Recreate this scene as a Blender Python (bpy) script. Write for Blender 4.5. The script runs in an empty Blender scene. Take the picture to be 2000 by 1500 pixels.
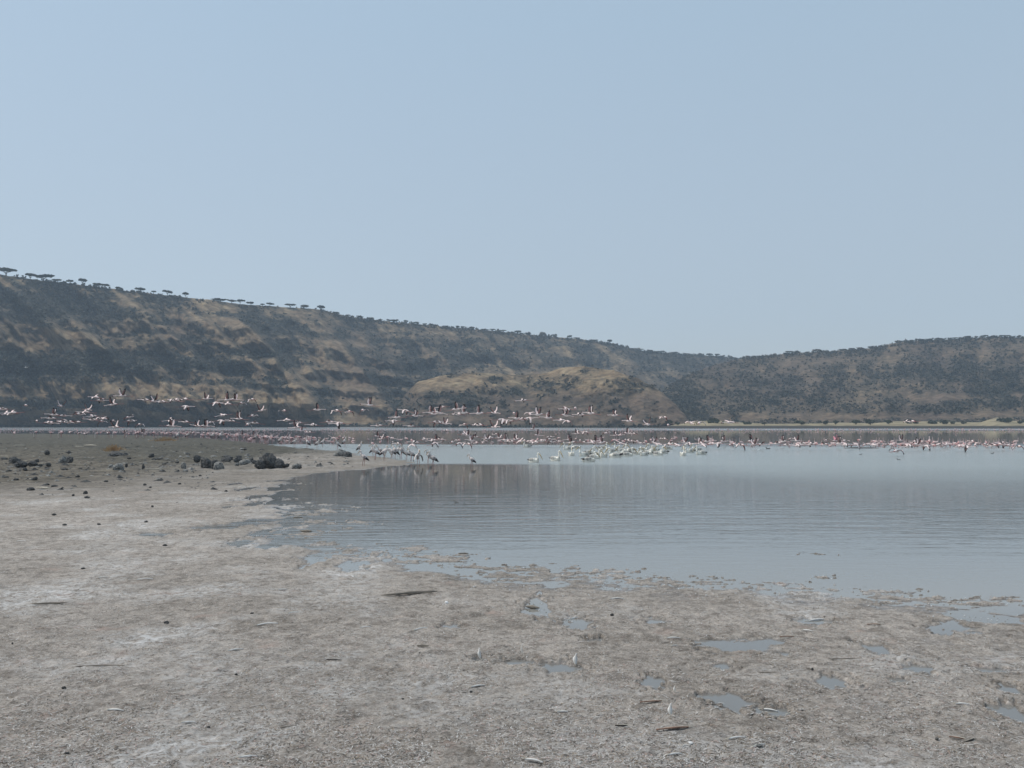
import bpy, math, random
import numpy as np
from mathutils import Vector, Matrix

random.seed(7)
RNG = np.random.default_rng(11)
sc = bpy.context.scene
COL = sc.collection

# ------------------------------------------------------------------ camera
F = 1732.0           # focal length in photo pixels (photo 2000 x 1500)
H = 2.1              # eye height
YH = 826.0           # horizon row
PITCH = math.atan((YH - 750.0) / F)
cam_d = bpy.data.cameras.new("camera")
cam = bpy.data.objects.new("camera", cam_d)
COL.objects.link(cam)
cam_d.sensor_width = 36.0
cam_d.lens = F / 2000.0 * 36.0
cam_d.clip_start = 0.1
cam_d.clip_end = 20000.0
cam.location = (0, 0, H)
cam.rotation_euler = (math.radians(90) + PITCH, 0, 0)
sc.camera = cam

# ------------------------------------------------------------------ light
SUN_EL = math.radians(56)
SUN_AZ = math.radians(-78)      # clockwise from +Y (view direction): ahead and to the left
world = bpy.data.worlds.new("World")
sc.world = world
world.use_nodes = True
wn = world.node_tree.nodes
wl = world.node_tree.links
for n in list(wn):
    wn.remove(n)
wo = wn.new("ShaderNodeOutputWorld")
bg = wn.new("ShaderNodeBackground")
sky = wn.new("ShaderNodeTexSky")
sky.sky_type = 'NISHITA'
sky.sun_disc = False
sky.sun_elevation = SUN_EL
sky.sun_rotation = SUN_AZ
sky.altitude = 1600
sky.air_density = 1.3
sky.dust_density = 5.0
sky.ozone_density = 1.6
bg.inputs['Strength'].default_value = 0.125
veil = wn.new("ShaderNodeMix"); veil.data_type = 'RGBA'      # thin even high haze over the whole sky
veil.inputs[0].default_value = .74
# the veil is whiter near the horizon than higher up
vtc = wn.new("ShaderNodeTexCoord"); vsp = wn.new("ShaderNodeSeparateXYZ"); vrp = wn.new("ShaderNodeValToRGB")
vrp.color_ramp.elements[0].position = 0.0; vrp.color_ramp.elements[0].color = (4.35 / 6, 4.75 / 6, 5.10 / 6, 1)
vrp.color_ramp.elements[1].position = 0.42; vrp.color_ramp.elements[1].color = (3.66 / 6, 4.72 / 6, 5.62 / 6, 1)
vmu = wn.new("ShaderNodeVectorMath"); vmu.operation = 'SCALE'; vmu.inputs['Scale'].default_value = 6.0
wl.new(vtc.outputs['Generated'], vsp.inputs[0]); wl.new(vsp.outputs[2], vrp.inputs[0]); wl.new(vrp.outputs[0], vmu.inputs[0]); wl.new(vmu.outputs[0], veil.inputs[7])
wl.new(sky.outputs[0], veil.inputs[6])
wl.new(veil.outputs[2], bg.inputs[0])
wl.new(bg.outputs[0], wo.inputs[0])

sd = bpy.data.lights.new("sun", 'SUN')
sd.energy = 3.0
sd.angle = math.radians(0.6)
sd.color = (1.0, 0.95, 0.87)
sun = bpy.data.objects.new("sun", sd)
COL.objects.link(sun)
sdir = Vector((math.sin(SUN_AZ) * math.cos(SUN_EL), math.cos(SUN_AZ) * math.cos(SUN_EL), math.sin(SUN_EL)))
sun.rotation_euler = sdir.to_track_quat('Z', 'Y').to_euler()
sun.location = (-40, 60, 90)

sc.view_settings.view_transform = 'Standard'
sc.view_settings.look = 'None'
sc.view_settings.exposure = 0.0
sc.view_settings.gamma = 1.0
sc.view_settings.use_curve_mapping = False
sc.cycles.volume_bounces = 1
HAZE = 0.00036
sc.cycles.max_bounces = 6

# ------------------------------------------------------------------ projection helpers (pixels of the photo -> points of the place)
SP, CP = math.sin(PITCH), math.cos(PITCH)

def ray(px, py):
    a = (np.asarray(px, float) - 1000.0) / F
    b = (750.0 - np.asarray(py, float)) / F
    return a, CP - b * SP, SP + b * CP

def on_z(px, py, z=0.0):
    dx, dy, dz = ray(px, py)
    t = (z - H) / dz
    return dx * t, dy * t

def at_y(px, py, Y):
    dx, dy, dz = ray(px, py)
    t = Y / dy
    return dx * t, Y + 0 * t, H + dz * t

def to_px(x, y, z):
    zc = y * CP + (z - H) * SP
    yc = -y * SP + (z - H) * CP
    return 1000 + F * x / zc, 750 - F * yc / zc

# ------------------------------------------------------------------ noise
def vhash(ix, iy, seed):
    h = (ix.astype(np.int64) * 374761393 + iy.astype(np.int64) * 668265263 + seed * 982451653) & 0xffffffff
    h = ((h ^ (h >> 13)) * 1274126177) & 0xffffffff
    h = h ^ (h >> 16)
    return (h & 0xffff) / 65535.0

def vnoise(x, y, seed=0):
    ix = np.floor(x); iy = np.floor(y)
    fx = x - ix; fy = y - iy
    fx = fx * fx * fx * (fx * (fx * 6 - 15) + 10); fy = fy * fy * fy * (fy * (fy * 6 - 15) + 10)
    a = vhash(ix, iy, seed); b = vhash(ix + 1, iy, seed)
    c = vhash(ix, iy + 1, seed); d = vhash(ix + 1, iy + 1, seed)
    return (a * (1 - fx) + b * fx) * (1 - fy) + (c * (1 - fx) + d * fx) * fy

def fbm(x, y, oct=4, seed=0, gain=0.5):
    s = 0; a = 1; t = 0
    ca, sa = math.cos(0.6), math.sin(0.6)
    for k in range(oct):
        s = s + a * vnoise(x, y, seed + k * 17); t += a
        a *= gain
        x, y = (x * ca - y * sa) * 2.03 + 11.3, (x * sa + y * ca) * 2.03 + 5.7
    return s / t

# ------------------------------------------------------------------ materials
def mat(name, col, rough=0.85, spec=0.3):
    m = bpy.data.materials.new(name)
    m.use_nodes = True
    b = m.node_tree.nodes['Principled BSDF']
    b.inputs['Base Color'].default_value = (*col, 1)
    b.inputs['Roughness'].default_value = rough
    b.inputs['Specular IOR Level'].default_value = spec
    return m

def nodes(m):
    nt = m.node_tree
    return nt, nt.nodes, nt.links, nt.nodes['Principled BSDF']

def noise_mix(m, c1, c2, scale, detail=4, coord='Object', lo=0.35, hi=0.65, bump=0.0, bdist=0.02, sc3=None):
    nt, N, L, b = nodes(m)
    tc = N.new('ShaderNodeTexCoord')
    mp = N.new('ShaderNodeMapping')
    if sc3: mp.inputs['Scale'].default_value = sc3
    nz = N.new('ShaderNodeTexNoise'); nz.inputs['Scale'].default_value = scale; nz.inputs['Detail'].default_value = detail
    rp = N.new('ShaderNodeValToRGB')
    rp.color_ramp.elements[0].position = lo; rp.color_ramp.elements[0].color = (*c1, 1)
    rp.color_ramp.elements[1].position = hi; rp.color_ramp.elements[1].color = (*c2, 1)
    L.new(tc.outputs[coord], mp.inputs[0]); L.new(mp.outputs[0], nz.inputs['Vector']); L.new(nz.outputs[0], rp.inputs[0]); L.new(rp.outputs[0], b.inputs['Base Color'])
    if bump:
        bp = N.new('ShaderNodeBump'); bp.inputs['Strength'].default_value = bump; bp.inputs['Distance'].default_value = bdist
        L.new(nz.outputs[0], bp.inputs['Height']); L.new(bp.outputs[0], b.inputs['Normal'])
    return m

M = {}
M['flam_white'] = noise_mix(mat('flamingo_plumage', (.7, .5, .48)), (.86, .76, .73), (.80, .60, .57), 6)
M['flam_pink'] = noise_mix(mat('flamingo_pink_plumage', (.7, .3, .3)), (.66, .40, .38), (.54, .26, .26), 7)
M['flam_dull'] = noise_mix(mat('dull_flamingo_plumage', (.6, .5, .48)), (.66, .55, .53), (.54, .38, .37), 6)
M['flam_hot'] = noise_mix(mat('bright_pink_plumage', (.8, .3, .35)), (.85, .42, .46), (.80, .28, .34), 7)
M['black_feather'] = noise_mix(mat('black_flight_feathers', (.03, .025, .025), .6), (.02, .018, .018), (.05, .035, .035), 9)
M['under'] = noise_mix(mat('wing_underside', (.25, .1, .1)), (.50, .30, .28), (.26, .13, .125), 8)
M['leg_pink'] = noise_mix(mat('pink_leg_skin', (.5, .18, .17), .6), (.40, .20, .185), (.30, .15, .14), 20)
M['dark_bill'] = noise_mix(mat('dark_bill', (.05, .02, .02), .5), (.06, .02, .02), (.03, .015, .015), 20)
M['pelican'] = noise_mix(mat('pelican_plumage', (.72, .68, .58)), (.86, .83, .76), (.76, .71, .62), 5)
M['pelican_wing'] = noise_mix(mat('pelican_wing_feathers', (.3, .29, .27)), (.60, .57, .52), (.30, .28, .26), 7)
M['pelican_bill'] = noise_mix(mat('pelican_bill', (.42, .32, .16), .55), (.46, .36, .18), (.30, .24, .16), 9)
M['stork'] = noise_mix(mat('stork_plumage', (.55, .5, .48)), (.74, .66, .62), (.52, .46, .44), 6)
M['stork_wing'] = noise_mix(mat('stork_wing_feathers', (.3, .28, .28)), (.52, .46, .44), (.26, .23, .225), 8)
M['stork_bill'] = noise_mix(mat('stork_bill', (.35, .24, .12), .5), (.4, .27, .12), (.28, .18, .1), 9)
M['grey_bird'] = noise_mix(mat('grey_plumage', (.12, .12, .12)), (.20, .19, .18), (.08, .08, .085), 9)
M['white_bird'] = noise_mix(mat('white_plumage', (.8, .8, .78)), (.82, .82, .80), (.7, .7, .7), 9)
M['rock'] = noise_mix(mat('basalt', (.05, .05, .05), .9), (.032, .033, .036), (.12, .117, .112), 7, 8, bump=.8, bdist=.05)
M['rock_pale'] = noise_mix(mat('weathered_stone', (.2, .19, .18), .9), (.10, .10, .10), (.30, .29, .27), 5, 8, bump=.8, bdist=.05)
M['wood'] = noise_mix(mat('weathered_driftwood', (.2, .17, .14), .85), (.15, .13, .11), (.30, .26, .215), 9, 6, sc3=(1, 6, 6), bump=.4)
M['wood_pale'] = noise_mix(mat('bleached_driftwood', (.5, .45, .38), .85), (.55, .5, .42), (.38, .34, .28), 9, 6, sc3=(1, 6, 6), bump=.4)
M['rust_feather'] = noise_mix(mat('brown_quill_vanes', (.12, .06, .04), .7), (.26, .155, .11), (.13, .075, .055), 14, 5, sc3=(1, 9, 1))
M['dark_feather'] = noise_mix(mat('dark_quill_vanes', (.05, .045, .04), .7), (.06, .05, .045), (.025, .022, .02), 14, 5, sc3=(1, 9, 1))
M['white_feather'] = noise_mix(mat('white_down', (.72, .70, .68), .8), (.76, .75, .73), (.58, .56, .54), 12, 5)
M['quill'] = noise_mix(mat('quill_shaft', (.6, .55, .45), .5), (.62, .57, .47), (.5, .44, .36), 20)
M['dry_grass'] = noise_mix(mat('dry_orange_grass', (.35, .2, .09), .9), (.50, .33, .17), (.34, .21, .11), 3)
M['bark'] = noise_mix(mat('acacia_bark', (.10, .085, .07), .9), (.07, .06, .05), (.14, .12, .10), 4)
M['leaf'] = noise_mix(mat('acacia_leaves', (.05, .06, .035), .8), (.035, .045, .028), (.08, .088, .05), 1.5)
M['leaf_pale'] = noise_mix(mat('bare_twigs', (.22, .2, .17), .9), (.16, .145, .12), (.28, .26, .22), 1.5)
M['bush'] = noise_mix(mat('scrub_leaves', (.06, .065, .04), .85), (.034, .041, .034), (.105, .096, .074), .22, 6, lo=.40, hi=.60)
M['bush_dry'] = noise_mix(mat('dry_scrub_leaves', (.16, .13, .09), .85), (.11, .09, .06), (.2, .165, .11), .1, 5)

# ------------------------------------------------------------------ mesh helpers
def mesh_np(name, V, Fc, mats, smooth=False, mi=None, attrs=None):
    """V (n,3), Fc (m,4) or (m,3) array"""
    me = bpy.data.meshes.new(name)
    V = np.ascontiguousarray(V, dtype=np.float32); Fc = np.ascontiguousarray(Fc, dtype=np.int32)
    k = Fc.shape[1]
    me.vertices.add(len(V)); me.vertices.foreach_set('co', V.ravel())
    me.loops.add(Fc.size); me.loops.foreach_set('vertex_index', Fc.ravel())
    me.polygons.add(len(Fc))
    me.polygons.foreach_set('loop_start', np.arange(0, Fc.size, k, dtype=np.int32))
    me.polygons.foreach_set('loop_total', np.full(len(Fc), k, dtype=np.int32))
    if mi is not None: me.polygons.foreach_set('material_index', np.ascontiguousarray(mi, dtype=np.int32))
    me.polygons.foreach_set('use_smooth', np.full(len(Fc), smooth, dtype=bool))
    for m in mats: me.materials.append(m)
    if attrs:
        for an, av in attrs.items():
            at = me.attributes.new(an, 'FLOAT', 'POINT')
            at.data.foreach_set('value', np.ascontiguousarray(av, dtype=np.float32))
    me.update(calc_edges=True)
    return me

def link(name, me, parent=None, **props):
    o = bpy.data.objects.new(name, me)
    COL.objects.link(o)
    if parent is not None: o.parent = parent
    for k, v in props.items(): o[k] = v
    return o

def grid_faces(nr, nc):
    i = np.arange(nr - 1)[:, None] * nc + np.arange(nc - 1)[None, :]
    i = i.ravel()
    return np.stack([i, i + 1, i + nc + 1, i + nc], 1)

class MB:
    """collects faces of one mesh"""
    def __init__(s): s.v = []; s.f = []; s.m = []; s.mats = []
    def mi(s, m):
        if m not in s.mats: s.mats.append(m)
        return s.mats.index(m)
    def loft(s, pts, radii, m, n=8, cap=True, mseg=None):
        """tube through pts; radii = r or (r_side, r_up)"""
        base = len(s.v); P = [Vector(p) for p in pts]
        k = len(P)
        for i, p in enumerate(P):
            t = (P[min(i + 1, k - 1)] - P[max(i - 1, 0)]).normalized()
            up = Vector((0, 0, 1)) if abs(t.z) < 0.93 else Vector((1, 0, 0))
            sd_ = t.cross(up).normalized(); u = sd_.cross(t).normalized()
            r = radii[i]; ra, rb = (r, r) if not isinstance(r, tuple) else r
            for j in range(n):
                a = 2 * math.pi * j / n
                s.v.append(p + sd_ * (ra * math.cos(a)) + u * (rb * math.sin(a)))
        for i in range(k - 1):
            mm = s.mi(mseg[i] if mseg else m)
            for j in range(n):
                j2 = (j + 1) % n
                s.f.append((base + i * n + j, base + i * n + j2, base + (i + 1) * n + j2, base + (i + 1) * n + j)); s.m.append(mm)
        if cap:
            mm = s.mi(mseg[0] if mseg else m); s.f.append(tuple(base + j for j in range(n))[::-1]); s.m.append(mm)
            mm = s.mi(mseg[-1] if mseg else m); s.f.append(tuple(base + (k - 1) * n + j for j in range(n))); s.m.append(mm)
    def wing(s, side, angles, span, chord, m_cov, m_fl, m_un, root=(0, 0, 0), sweep=.5):
        """lofted feathered wing; angles = dihedral per segment in degrees"""
        base = len(s.v); n = len(angles) + 1
        y = z = 0.0; st = []
        for i in range(n):
            t = i / (n - 1)
            c = chord * (1 - .12 * t) if t < .6 else chord * (.93 - 1.9 * (t - .6) ** 1.2)
            c = max(c, .03 * chord + .006)
            st.append((t, y, z, c))
            if i < n - 1:
                a = math.radians(angles[i]); y += span / (n - 1) * math.cos(a); z += span / (n - 1) * math.sin(a)
        for t, yy, zz, c in st:
            x0 = root[0] + .35 * chord + .10 * span * math.sin(min(t * 2.2, 1) * math.pi / 2) - sweep * span * max(t - .45, 0) ** 1.5
            th = .02 * (1 - t) + .004
            for dx, dz in ((0, 0), (-.62 * c, th), (-c, -.004), (-.62 * c, -th)):
                s.v.append(Vector((x0 + dx, side * (root[1] + yy), root[2] + zz + dz)))
        for i in range(n - 1):
            a = base + 4 * i; b = a + 4
            fl_cov = m_cov if i < n - 2 else m_fl
            for q, mm in ((0, fl_cov), (1, m_fl), (2, m_fl), (3, m_un if i < n - 2 else m_fl)):
                q2 = (q + 1) % 4
                f = (a + q, a + q2, b + q2, b + q)
                s.f.append(f if side < 0 else f[::-1]); s.m.append(s.mi(mm))
        e = base + 4 * (n - 1); s.f.append((e, e + 1, e + 2, e + 3)); s.m.append(s.mi(m_fl))
        s.f.append((base, base + 1, base + 2, base + 3)); s.m.append(s.mi(m_cov))
    def mesh(s, name, smooth=True):
        me = bpy.data.meshes.new(name)
        me.from_pydata([tuple(v) for v in s.v], [], s.f)
        for m in s.mats: me.materials.append(m)
        me.polygons.foreach_set('material_index', s.m)
        me.polygons.foreach_set('use_smooth', [smooth] * len(s.f))
        me.update()
        return me

def thing(name, label, cat, group, loc, rz, scale, parts, tilt=(0, 0)):
    """parts: list of (name, mesh[, label]) ; returns the Empty"""
    o = bpy.data.objects.new(name, None)
    o.empty_display_size = .2
    COL.objects.link(o)
    o.location = loc; o.rotation_euler = (tilt[0], tilt[1], rz); o.scale = (scale,) * 3
    o['label'] = label; o['category'] = cat
    if group: o['group'] = group
    for p in parts:
        c = bpy.data.objects.new(p[0], p[1]); COL.objects.link(c); c.parent = o
    return o

ORD = ['first', 'second', 'third', 'fourth', 'fifth', 'sixth', 'seventh', 'eighth', 'ninth', 'tenth', 'eleventh', 'twelfth', 'thirteenth', 'fourteenth', 'fifteenth',
       'sixteenth', 'seventeenth', 'eighteenth', 'nineteenth', 'twentieth', 'twenty-first', 'twenty-second', 'twenty-third', 'twenty-fourth', 'twenty-fifth', 'twenty-sixth',
       'twenty-seventh', 'twenty-eighth', 'twenty-ninth', 'thirtieth', 'thirty-first', 'thirty-second', 'thirty-third', 'thirty-fourth', 'thirty-fifth', 'thirty-sixth']

# ------------------------------------------------------------------ GROUND: one heightfield sheet, the lake bed included
land_px = [(-900, 846), (0, 847), (150, 848), (300, 851), (400, 856), (480, 863), (560, 872), (620, 878), (670, 882), (700, 889), (745, 893), (790, 899), (812, 904), (780, 909), (730, 914),
           (640, 921), (585, 930), (560, 940), (525, 955), (520, 975), (540, 995), (515, 1015), (545, 1040), (570, 1058), (600, 1078), (680, 1096), (750, 1108), (850, 1118), (1000, 1138),
           (1150, 1144), (1300, 1157), (1450, 1163), (1600, 1172), (1800, 1180), (2000, 1192), (2400, 1212), (2900, 1240)]
LP = [tuple(float(c) for c in on_z(*p)) for p in land_px]
LP = LP + [(60.0, -25.0), (-400.0, -25.0), (-400.0, LP[0][1])]

def land_sd(X, Y):
    """signed distance to the shoreline, positive on land"""
    d = np.full(X.shape, 1e9); ins = np.zeros(X.shape, bool)
    n = len(LP)
    for i in range(n):
        (x0, y0), (x1, y1) = LP[i], LP[(i + 1) % n]
        ex, ey = x1 - x0, y1 - y0
        if i < len(land_px) - 1:
            t = np.clip(((X - x0) * ex + (Y - y0) * ey) / (ex * ex + ey * ey), 0, 1)
            d = np.minimum(d, (X - x0 - t * ex) ** 2 + (Y - y0 - t * ey) ** 2)
        c = (y0 > Y) != (y1 > Y)
        with np.errstate(divide='ignore', invalid='ignore'):
            xi = (x1 - x0) * (Y - y0) / (y1 - y0 + 1e-12) + x0
        ins ^= c & (X < xi)
    return np.where(ins, np.sqrt(d), -np.sqrt(d))

puddles = [(1425, 1370, 46, 12), (1515, 1393, 32, 7), (1390, 1362, 40, 5), (1620, 1333, 46, 8), (1985, 1397, 36, 13), (1130, 1218, 24, 7), (1095, 1306, 46, 7), (1020, 1295, 46, 4), (1275, 1335, 24, 9),
           (1440, 1263, 70, 7), (1400, 1256, 50, 4), (1710, 1268, 28, 8), (1795, 1307, 32, 6), (1935, 1312, 40, 5), (1930, 1208, 66, 8), (1975, 1348, 26, 8), (1045, 1188, 30, 13), (1860, 1226, 40, 7),
           (940, 1290, 20, 4), (1410, 1302, 24, 4), (1840, 1235, 30, 5), (1590, 1215, 36, 4), (1500, 1255, 50, 4), (620, 1090, 30, 8), (690, 1105, 36, 7), (470, 1060, 24, 4), (300, 1045, 60, 3), (420, 1030, 50, 3),
           (480, 955, 16, 3), (500, 970, 18, 3), (495, 985, 20, 3), (515, 1040, 26, 4), (480, 1022, 30, 3), (520, 1068, 26, 3), (460, 945, 14, 2), (445, 990, 16, 2), (1280, 1215, 30, 4), (1750, 1330, 20, 4), (880, 1225, 26, 3), (1160, 1252, 24, 3)]
rafts = [(645, 986, 15, 1.2), (633, 996, 14, 1.6), (642, 1000, 17, 1.3), (616, 1020, 20, 2.6), (705, 1021, 22, 1.8), (612, 1005, 15, 1.5), (568, 957, 9, 1), (562, 975, 9, 1.1), (601, 982, 6, 1), (699, 991, 8, 1), (586, 945, 7, 1),
         (681, 1032, 12, 1), (588, 1030, 24, 3), (600, 1043, 26, 2.5), (560, 990, 24, 2), (545, 1005, 22, 2), (590, 1000, 22, 1.6), (684, 1076, 26, 5), (729, 1092, 26, 5), (804, 1071, 26, 3), (867, 1093, 30, 4), (730, 1081, 12, 2.4), (850, 1089, 24, 3),
         (987, 1125, 34, 6), (1040, 1112, 34, 4), (1090, 1124, 32, 4), (1190, 1116, 26, 2.6), (1210, 1126, 28, 3), (1262, 1139, 34, 5), (1380, 1137, 28, 3), (1298, 1129, 7, 2), (1326, 1142, 14, 2), (1525, 1141, 24, 2.6), (1585, 1159, 44, 6),
         (1440, 1154, 26, 3), (1490, 1151, 14, 1.6), (1737, 1156, 28, 3), (1740, 1168, 34, 5), (1812, 1170, 36, 2.4), (1935, 1180, 44, 5), (1350, 1125, 6, 1), (1392, 1127, 9, 1.2), (1605, 1128, 12, 1.4), (1592, 1082, 14, 1), (905, 1084, 12, 1.5), (1050, 1130, 30, 4),
         (640, 1062, 20, 2.5), (780, 1098, 26, 3), (930, 1108, 24, 3), (1130, 1136, 30, 3), (1660, 1172, 40, 4), (1120, 1128, 16, 2), (1015, 1107, 12, 1.2), (1305, 1150, 26, 3), (1950, 1170, 16, 2)]

def dimple(X, Y, lst, irreg, seed, ext=1.35):
    out = np.zeros(X.shape)
    for k, (px, py, w, h) in enumerate(lst):
        cx, cy = on_z(px, py)
        rx = w * cy / F * (.58 if ext > 2 else 1)
        _, ya = on_z(px, py - h); _, yb = on_z(px, py + h)
        ry = max((ya - yb) / 2, .02)
        m = (abs(X - cx) < rx * 3) & (abs(Y - cy) < ry * 3)
        if not m.any(): continue
        q = np.sqrt(((X[m] - cx) / rx) ** 2 + ((Y[m] - cy) / ry) ** 2)
        q = q * (1 + irreg * (fbm(X[m] / rx * 1.6, Y[m] / ry * 1.6, 3, seed + k) - .5) * 2)
        out[m] = np.maximum(out[m], np.clip(ext - q, 0, 1))
    return out

def interp0(x, pts):
    xs, ys = zip(*pts); return np.interp(x, xs, ys)
def ground_height(X, Y):
    s = land_sd(X, Y)
    px, py = to_px(X, np.maximum(Y, .5), 0 * X)
    s = s + (fbm(X * .9, Y * .9, 3, 3) - .5) * np.clip(.8 + Y * .02, 0, 2.4)
    lim = .026 - .012 * np.clip((px - 700) / 400, 0, 1)
    z = np.where(s > 0, np.minimum(np.clip(.018 * s, 0, 1), lim) + np.clip((s - 9) * .004, 0, .12), np.maximum(s * .06, -.6))
    h1 = fbm(X * 1.5, Y * 1.5, 3, 21) - .5                    # hummocks
    h2 = fbm(X * 6, Y * 6, 3, 41) - .5
    h3 = fbm(X * 26, Y * 26, 3, 61) - .5
    near = np.clip(s * .5 + .6, 0, 1)
    rid = np.abs(fbm(X * 3.3, Y * 3.3, 3, 81) - .5) * 2       # crusty rims
    z = z + near * (h1 * .034 + h2 * .024 + h3 * .013 - rid * .013 + .010)
    # rough stony belt at the back left
    b = np.clip((940 - py) / 40, 0, 1) * np.clip(s * .3, 0, 1)
    z = z + b * ((fbm(X * .35, Y * .35, 4, 101) - .4) * .25 + (fbm(X * 1.6, Y * 1.6, 3, 103) - .5) * .26)
    z = np.where(s > .3, np.maximum(z, .006), z)
    pd = dimple(X, Y, puddles, .9, 201, 2.15)
    pk = np.clip(pd / 1.25, 0, 1); pk = pk * pk * (3 - 2 * pk)
    z = z * (1 - pk) - pk * .009
    rf = dimple(X, Y, rafts, 1.5, 401)
    zr = rf * .017 * (1 + (fbm(X * 25, Y * 25, 2, 55) - .5) * 1.4) - .005
    z = np.where((rf > 0) & (z < .004), np.maximum(z, zr), z)
    return z, s, px, py

pys = np.concatenate([[833, 835.5], np.linspace(838, 930, 110), np.linspace(930.7, 1600, 520)[0:]])
rowsY = np.array([float(on_z(1000, p)[1]) for p in pys])
rowsY = np.concatenate([rowsY, [4.2, 3.6, 3.0, 2, 0, -5, -14, -25]])
cols = np.concatenate([np.linspace(-3.2, -.62, 60)[:-1], np.linspace(-.62, .62, 900), np.linspace(.62, 3.2, 60)[1:]])
GX = cols[None, :] * np.maximum(rowsY, 4.6)[:, None]
GY = np.repeat(rowsY[:, None], len(cols), 1)
GX = GX + 0 * GY
GZ, GS, GPX, GPY = ground_height(GX, GY)
ground_h_arrays = (GX, GY, GZ)

def ground_z(x, y):
    z, *_ = ground_height(np.array([x], float), np.array([y], float))
    return float(z[0])

# surface zones: real differences of the soil
algae = np.clip((interp0(GPX, [(-200, 935), (0, 925), (150, 912), (300, 908), (420, 898), (520, 896), (620, 889), (700, 880), (760, 870)]) + 18 * np.clip((600 - GPX) / 120, 0, 1) - GPY + (fbm(GX * .16, GY * .16, 4, 7) - .5) * 34) / 20, 0, 1)          # dark green-brown mud at the back left
brown = np.clip(.6 * np.clip((985 - GPY) / 60, 0, 1), 0, 1) + np.clip(1.25 - np.sqrt(((GPX + 40) / 460) ** 2 + ((GPY - 930) / 46) ** 2) + (fbm(GX * .3, GY * .3, 3, 9) - .5) * .7, 0, .9)
salt = np.clip(fbm(GX * .9, GY * .9, 4, 15) * 3.2 - 1.62, 0, 1)
gm = mat('salt_crusted_mud', (.3, .28, .25), .9)
nt, N, L, B = nodes(gm)
geo = N.new('ShaderNodeNewGeometry')
def nz(scale, detail=5, rough=.6, vec=None, dist=0):
    n = N.new('ShaderNodeTexNoise'); n.inputs['Scale'].default_value = scale; n.inputs['Detail'].default_value = detail; n.inputs['Roughness'].default_value = rough
    n.inputs['Distortion'].default_value = dist
    L.new(vec or geo.outputs['Position'], n.inputs['Vector']); return n.outputs[0]
def ramp(src, stops):
    r = N.new('ShaderNodeValToRGB')
    e = r.color_ramp.elements
    while len(e) < len(stops): e.new(.5)
    for i, (p, c) in enumerate(stops):
        e[i].position = p; e[i].color = (*c, 1) if len(c) == 3 else c
    L.new(src, r.inputs[0]); return r.outputs[0]
def g(v): return (v, v, v)
def mixc(f, a, b, mode='MIX'):
    m = N.new('ShaderNodeMix'); m.data_type = 'RGBA'; m.blend_type = mode
    for s_, v in ((m.inputs[0], f), (m.inputs[6], a), (m.inputs[7], b)):
        if hasattr(v, 'links') or hasattr(v, 'node'): L.new(v, s_)
        else: s_.default_value = v if isinstance(v, float) else (*v, 1)
    return m.outputs[2]
def att(name):
    a = N.new('ShaderNodeAttribute'); a.attribute_name = name; return a.outputs['Fac']
fine = ramp(nz(38, 8, .75, dist=1.2), [(.34, (.090, .080, .070)), (.42, (.25, .23, .21)), (.54, (.36, .337, .314)), (.68, (.54, .52, .50))])
mid = ramp(nz(5.5, 6, .65, dist=.6), [(.36, (.66, .64, .62)), (.5, g(1.0)), (.66, (1.28, 1.26, 1.25))])
col = mixc(1.0, mixc(1.0, fine, (1.05, 1.0, .96), 'MULTIPLY'), mid, 'MULTIPLY')
big = ramp(nz(.45, 4, .6), [(.35, (.82, .81, .79)), (.65, (1.1, 1.1, 1.1))])
col = mixc(1.0, col, big, 'MULTIPLY')
strk = ramp(nz(11, 6, .7, dist=.8), [(.30, g(.50)), (.43, g(1.0)), (1, g(1.0))])
col = mixc(1.0, col, strk, 'MULTIPLY')
pinkm = ramp(nz(1.6, 4, .6), [(.62, g(0)), (.74, g(.55))])
col = mixc(pinkm, col, (.42, .30, .25))
sm = ramp(nz(7, 7, .75, dist=1.5), [(.44, g(0)), (.60, g(1))])
ms = N.new('ShaderNodeMath'); ms.operation = 'MULTIPLY'; L.new(att('salt'), ms.inputs[0]); L.new(sm, ms.inputs[1])
col = mixc(ms.outputs[0], col, (.60, .58, .565))
alg = ramp(nz(1.3, 9, .78), [(.36, (.014, .017, .014)), (.50, (.040, .043, .034)), (.60, (.075, .075, .058)), (.74, (.20, .19, .155))])
col = mixc(att('algae'), col, alg)
brn = ramp(nz(1.6, 9, .78), [(.38, (.04, .033, .026)), (.54, (.135, .115, .088)), (.70, (.30, .27, .22))])
bf = N.new('ShaderNodeMath'); bf.operation = 'MULTIPLY'; bf.inputs[1].default_value = .75; L.new(att('brown'), bf.inputs[0])
col = mixc(bf.outputs[0], col, brn)
# wet where it lies close to the water level
sep = N.new('ShaderNodeSeparateXYZ'); L.new(geo.outputs['Position'], sep.inputs[0])
wet = N.new('ShaderNodeMapRange'); wet.inputs[1].default_value = -.001; wet.inputs[2].default_value = .010; wet.inputs[3].default_value = 1; wet.inputs[4].default_value = 0
L.new(sep.outputs[2], wet.inputs[0])
wcol = mixc(1.0, col, (.60, .61, .64), 'MULTIPLY')
col = mixc(wet.outputs[0], col, wcol)
L.new(col, B.inputs['Base Color'])
rr = N.new('ShaderNodeMapRange'); rr.inputs[3].default_value = .92; rr.inputs[4].default_value = .28; L.new(wet.outputs[0], rr.inputs[0]); L.new(rr.outputs[0], B.inputs['Roughness'])
bp = N.new('ShaderNodeBump'); bp.inputs['Strength'].default_value = .9; bp.inputs['Distance'].default_value = .012
bq = N.new('ShaderNodeBump'); bq.inputs['Strength'].default_value = .8; bq.inputs['Distance'].default_value = .05; L.new(nz(9, 6, .7, dist=.8), bq.inputs['Height']); L.new(bq.outputs[0], bp.inputs['Normal'])
L.new(nz(55, 8, .8, dist=1.5), bp.inputs['Height']); L.new(bp.outputs[0], B.inputs['Normal'])
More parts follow.
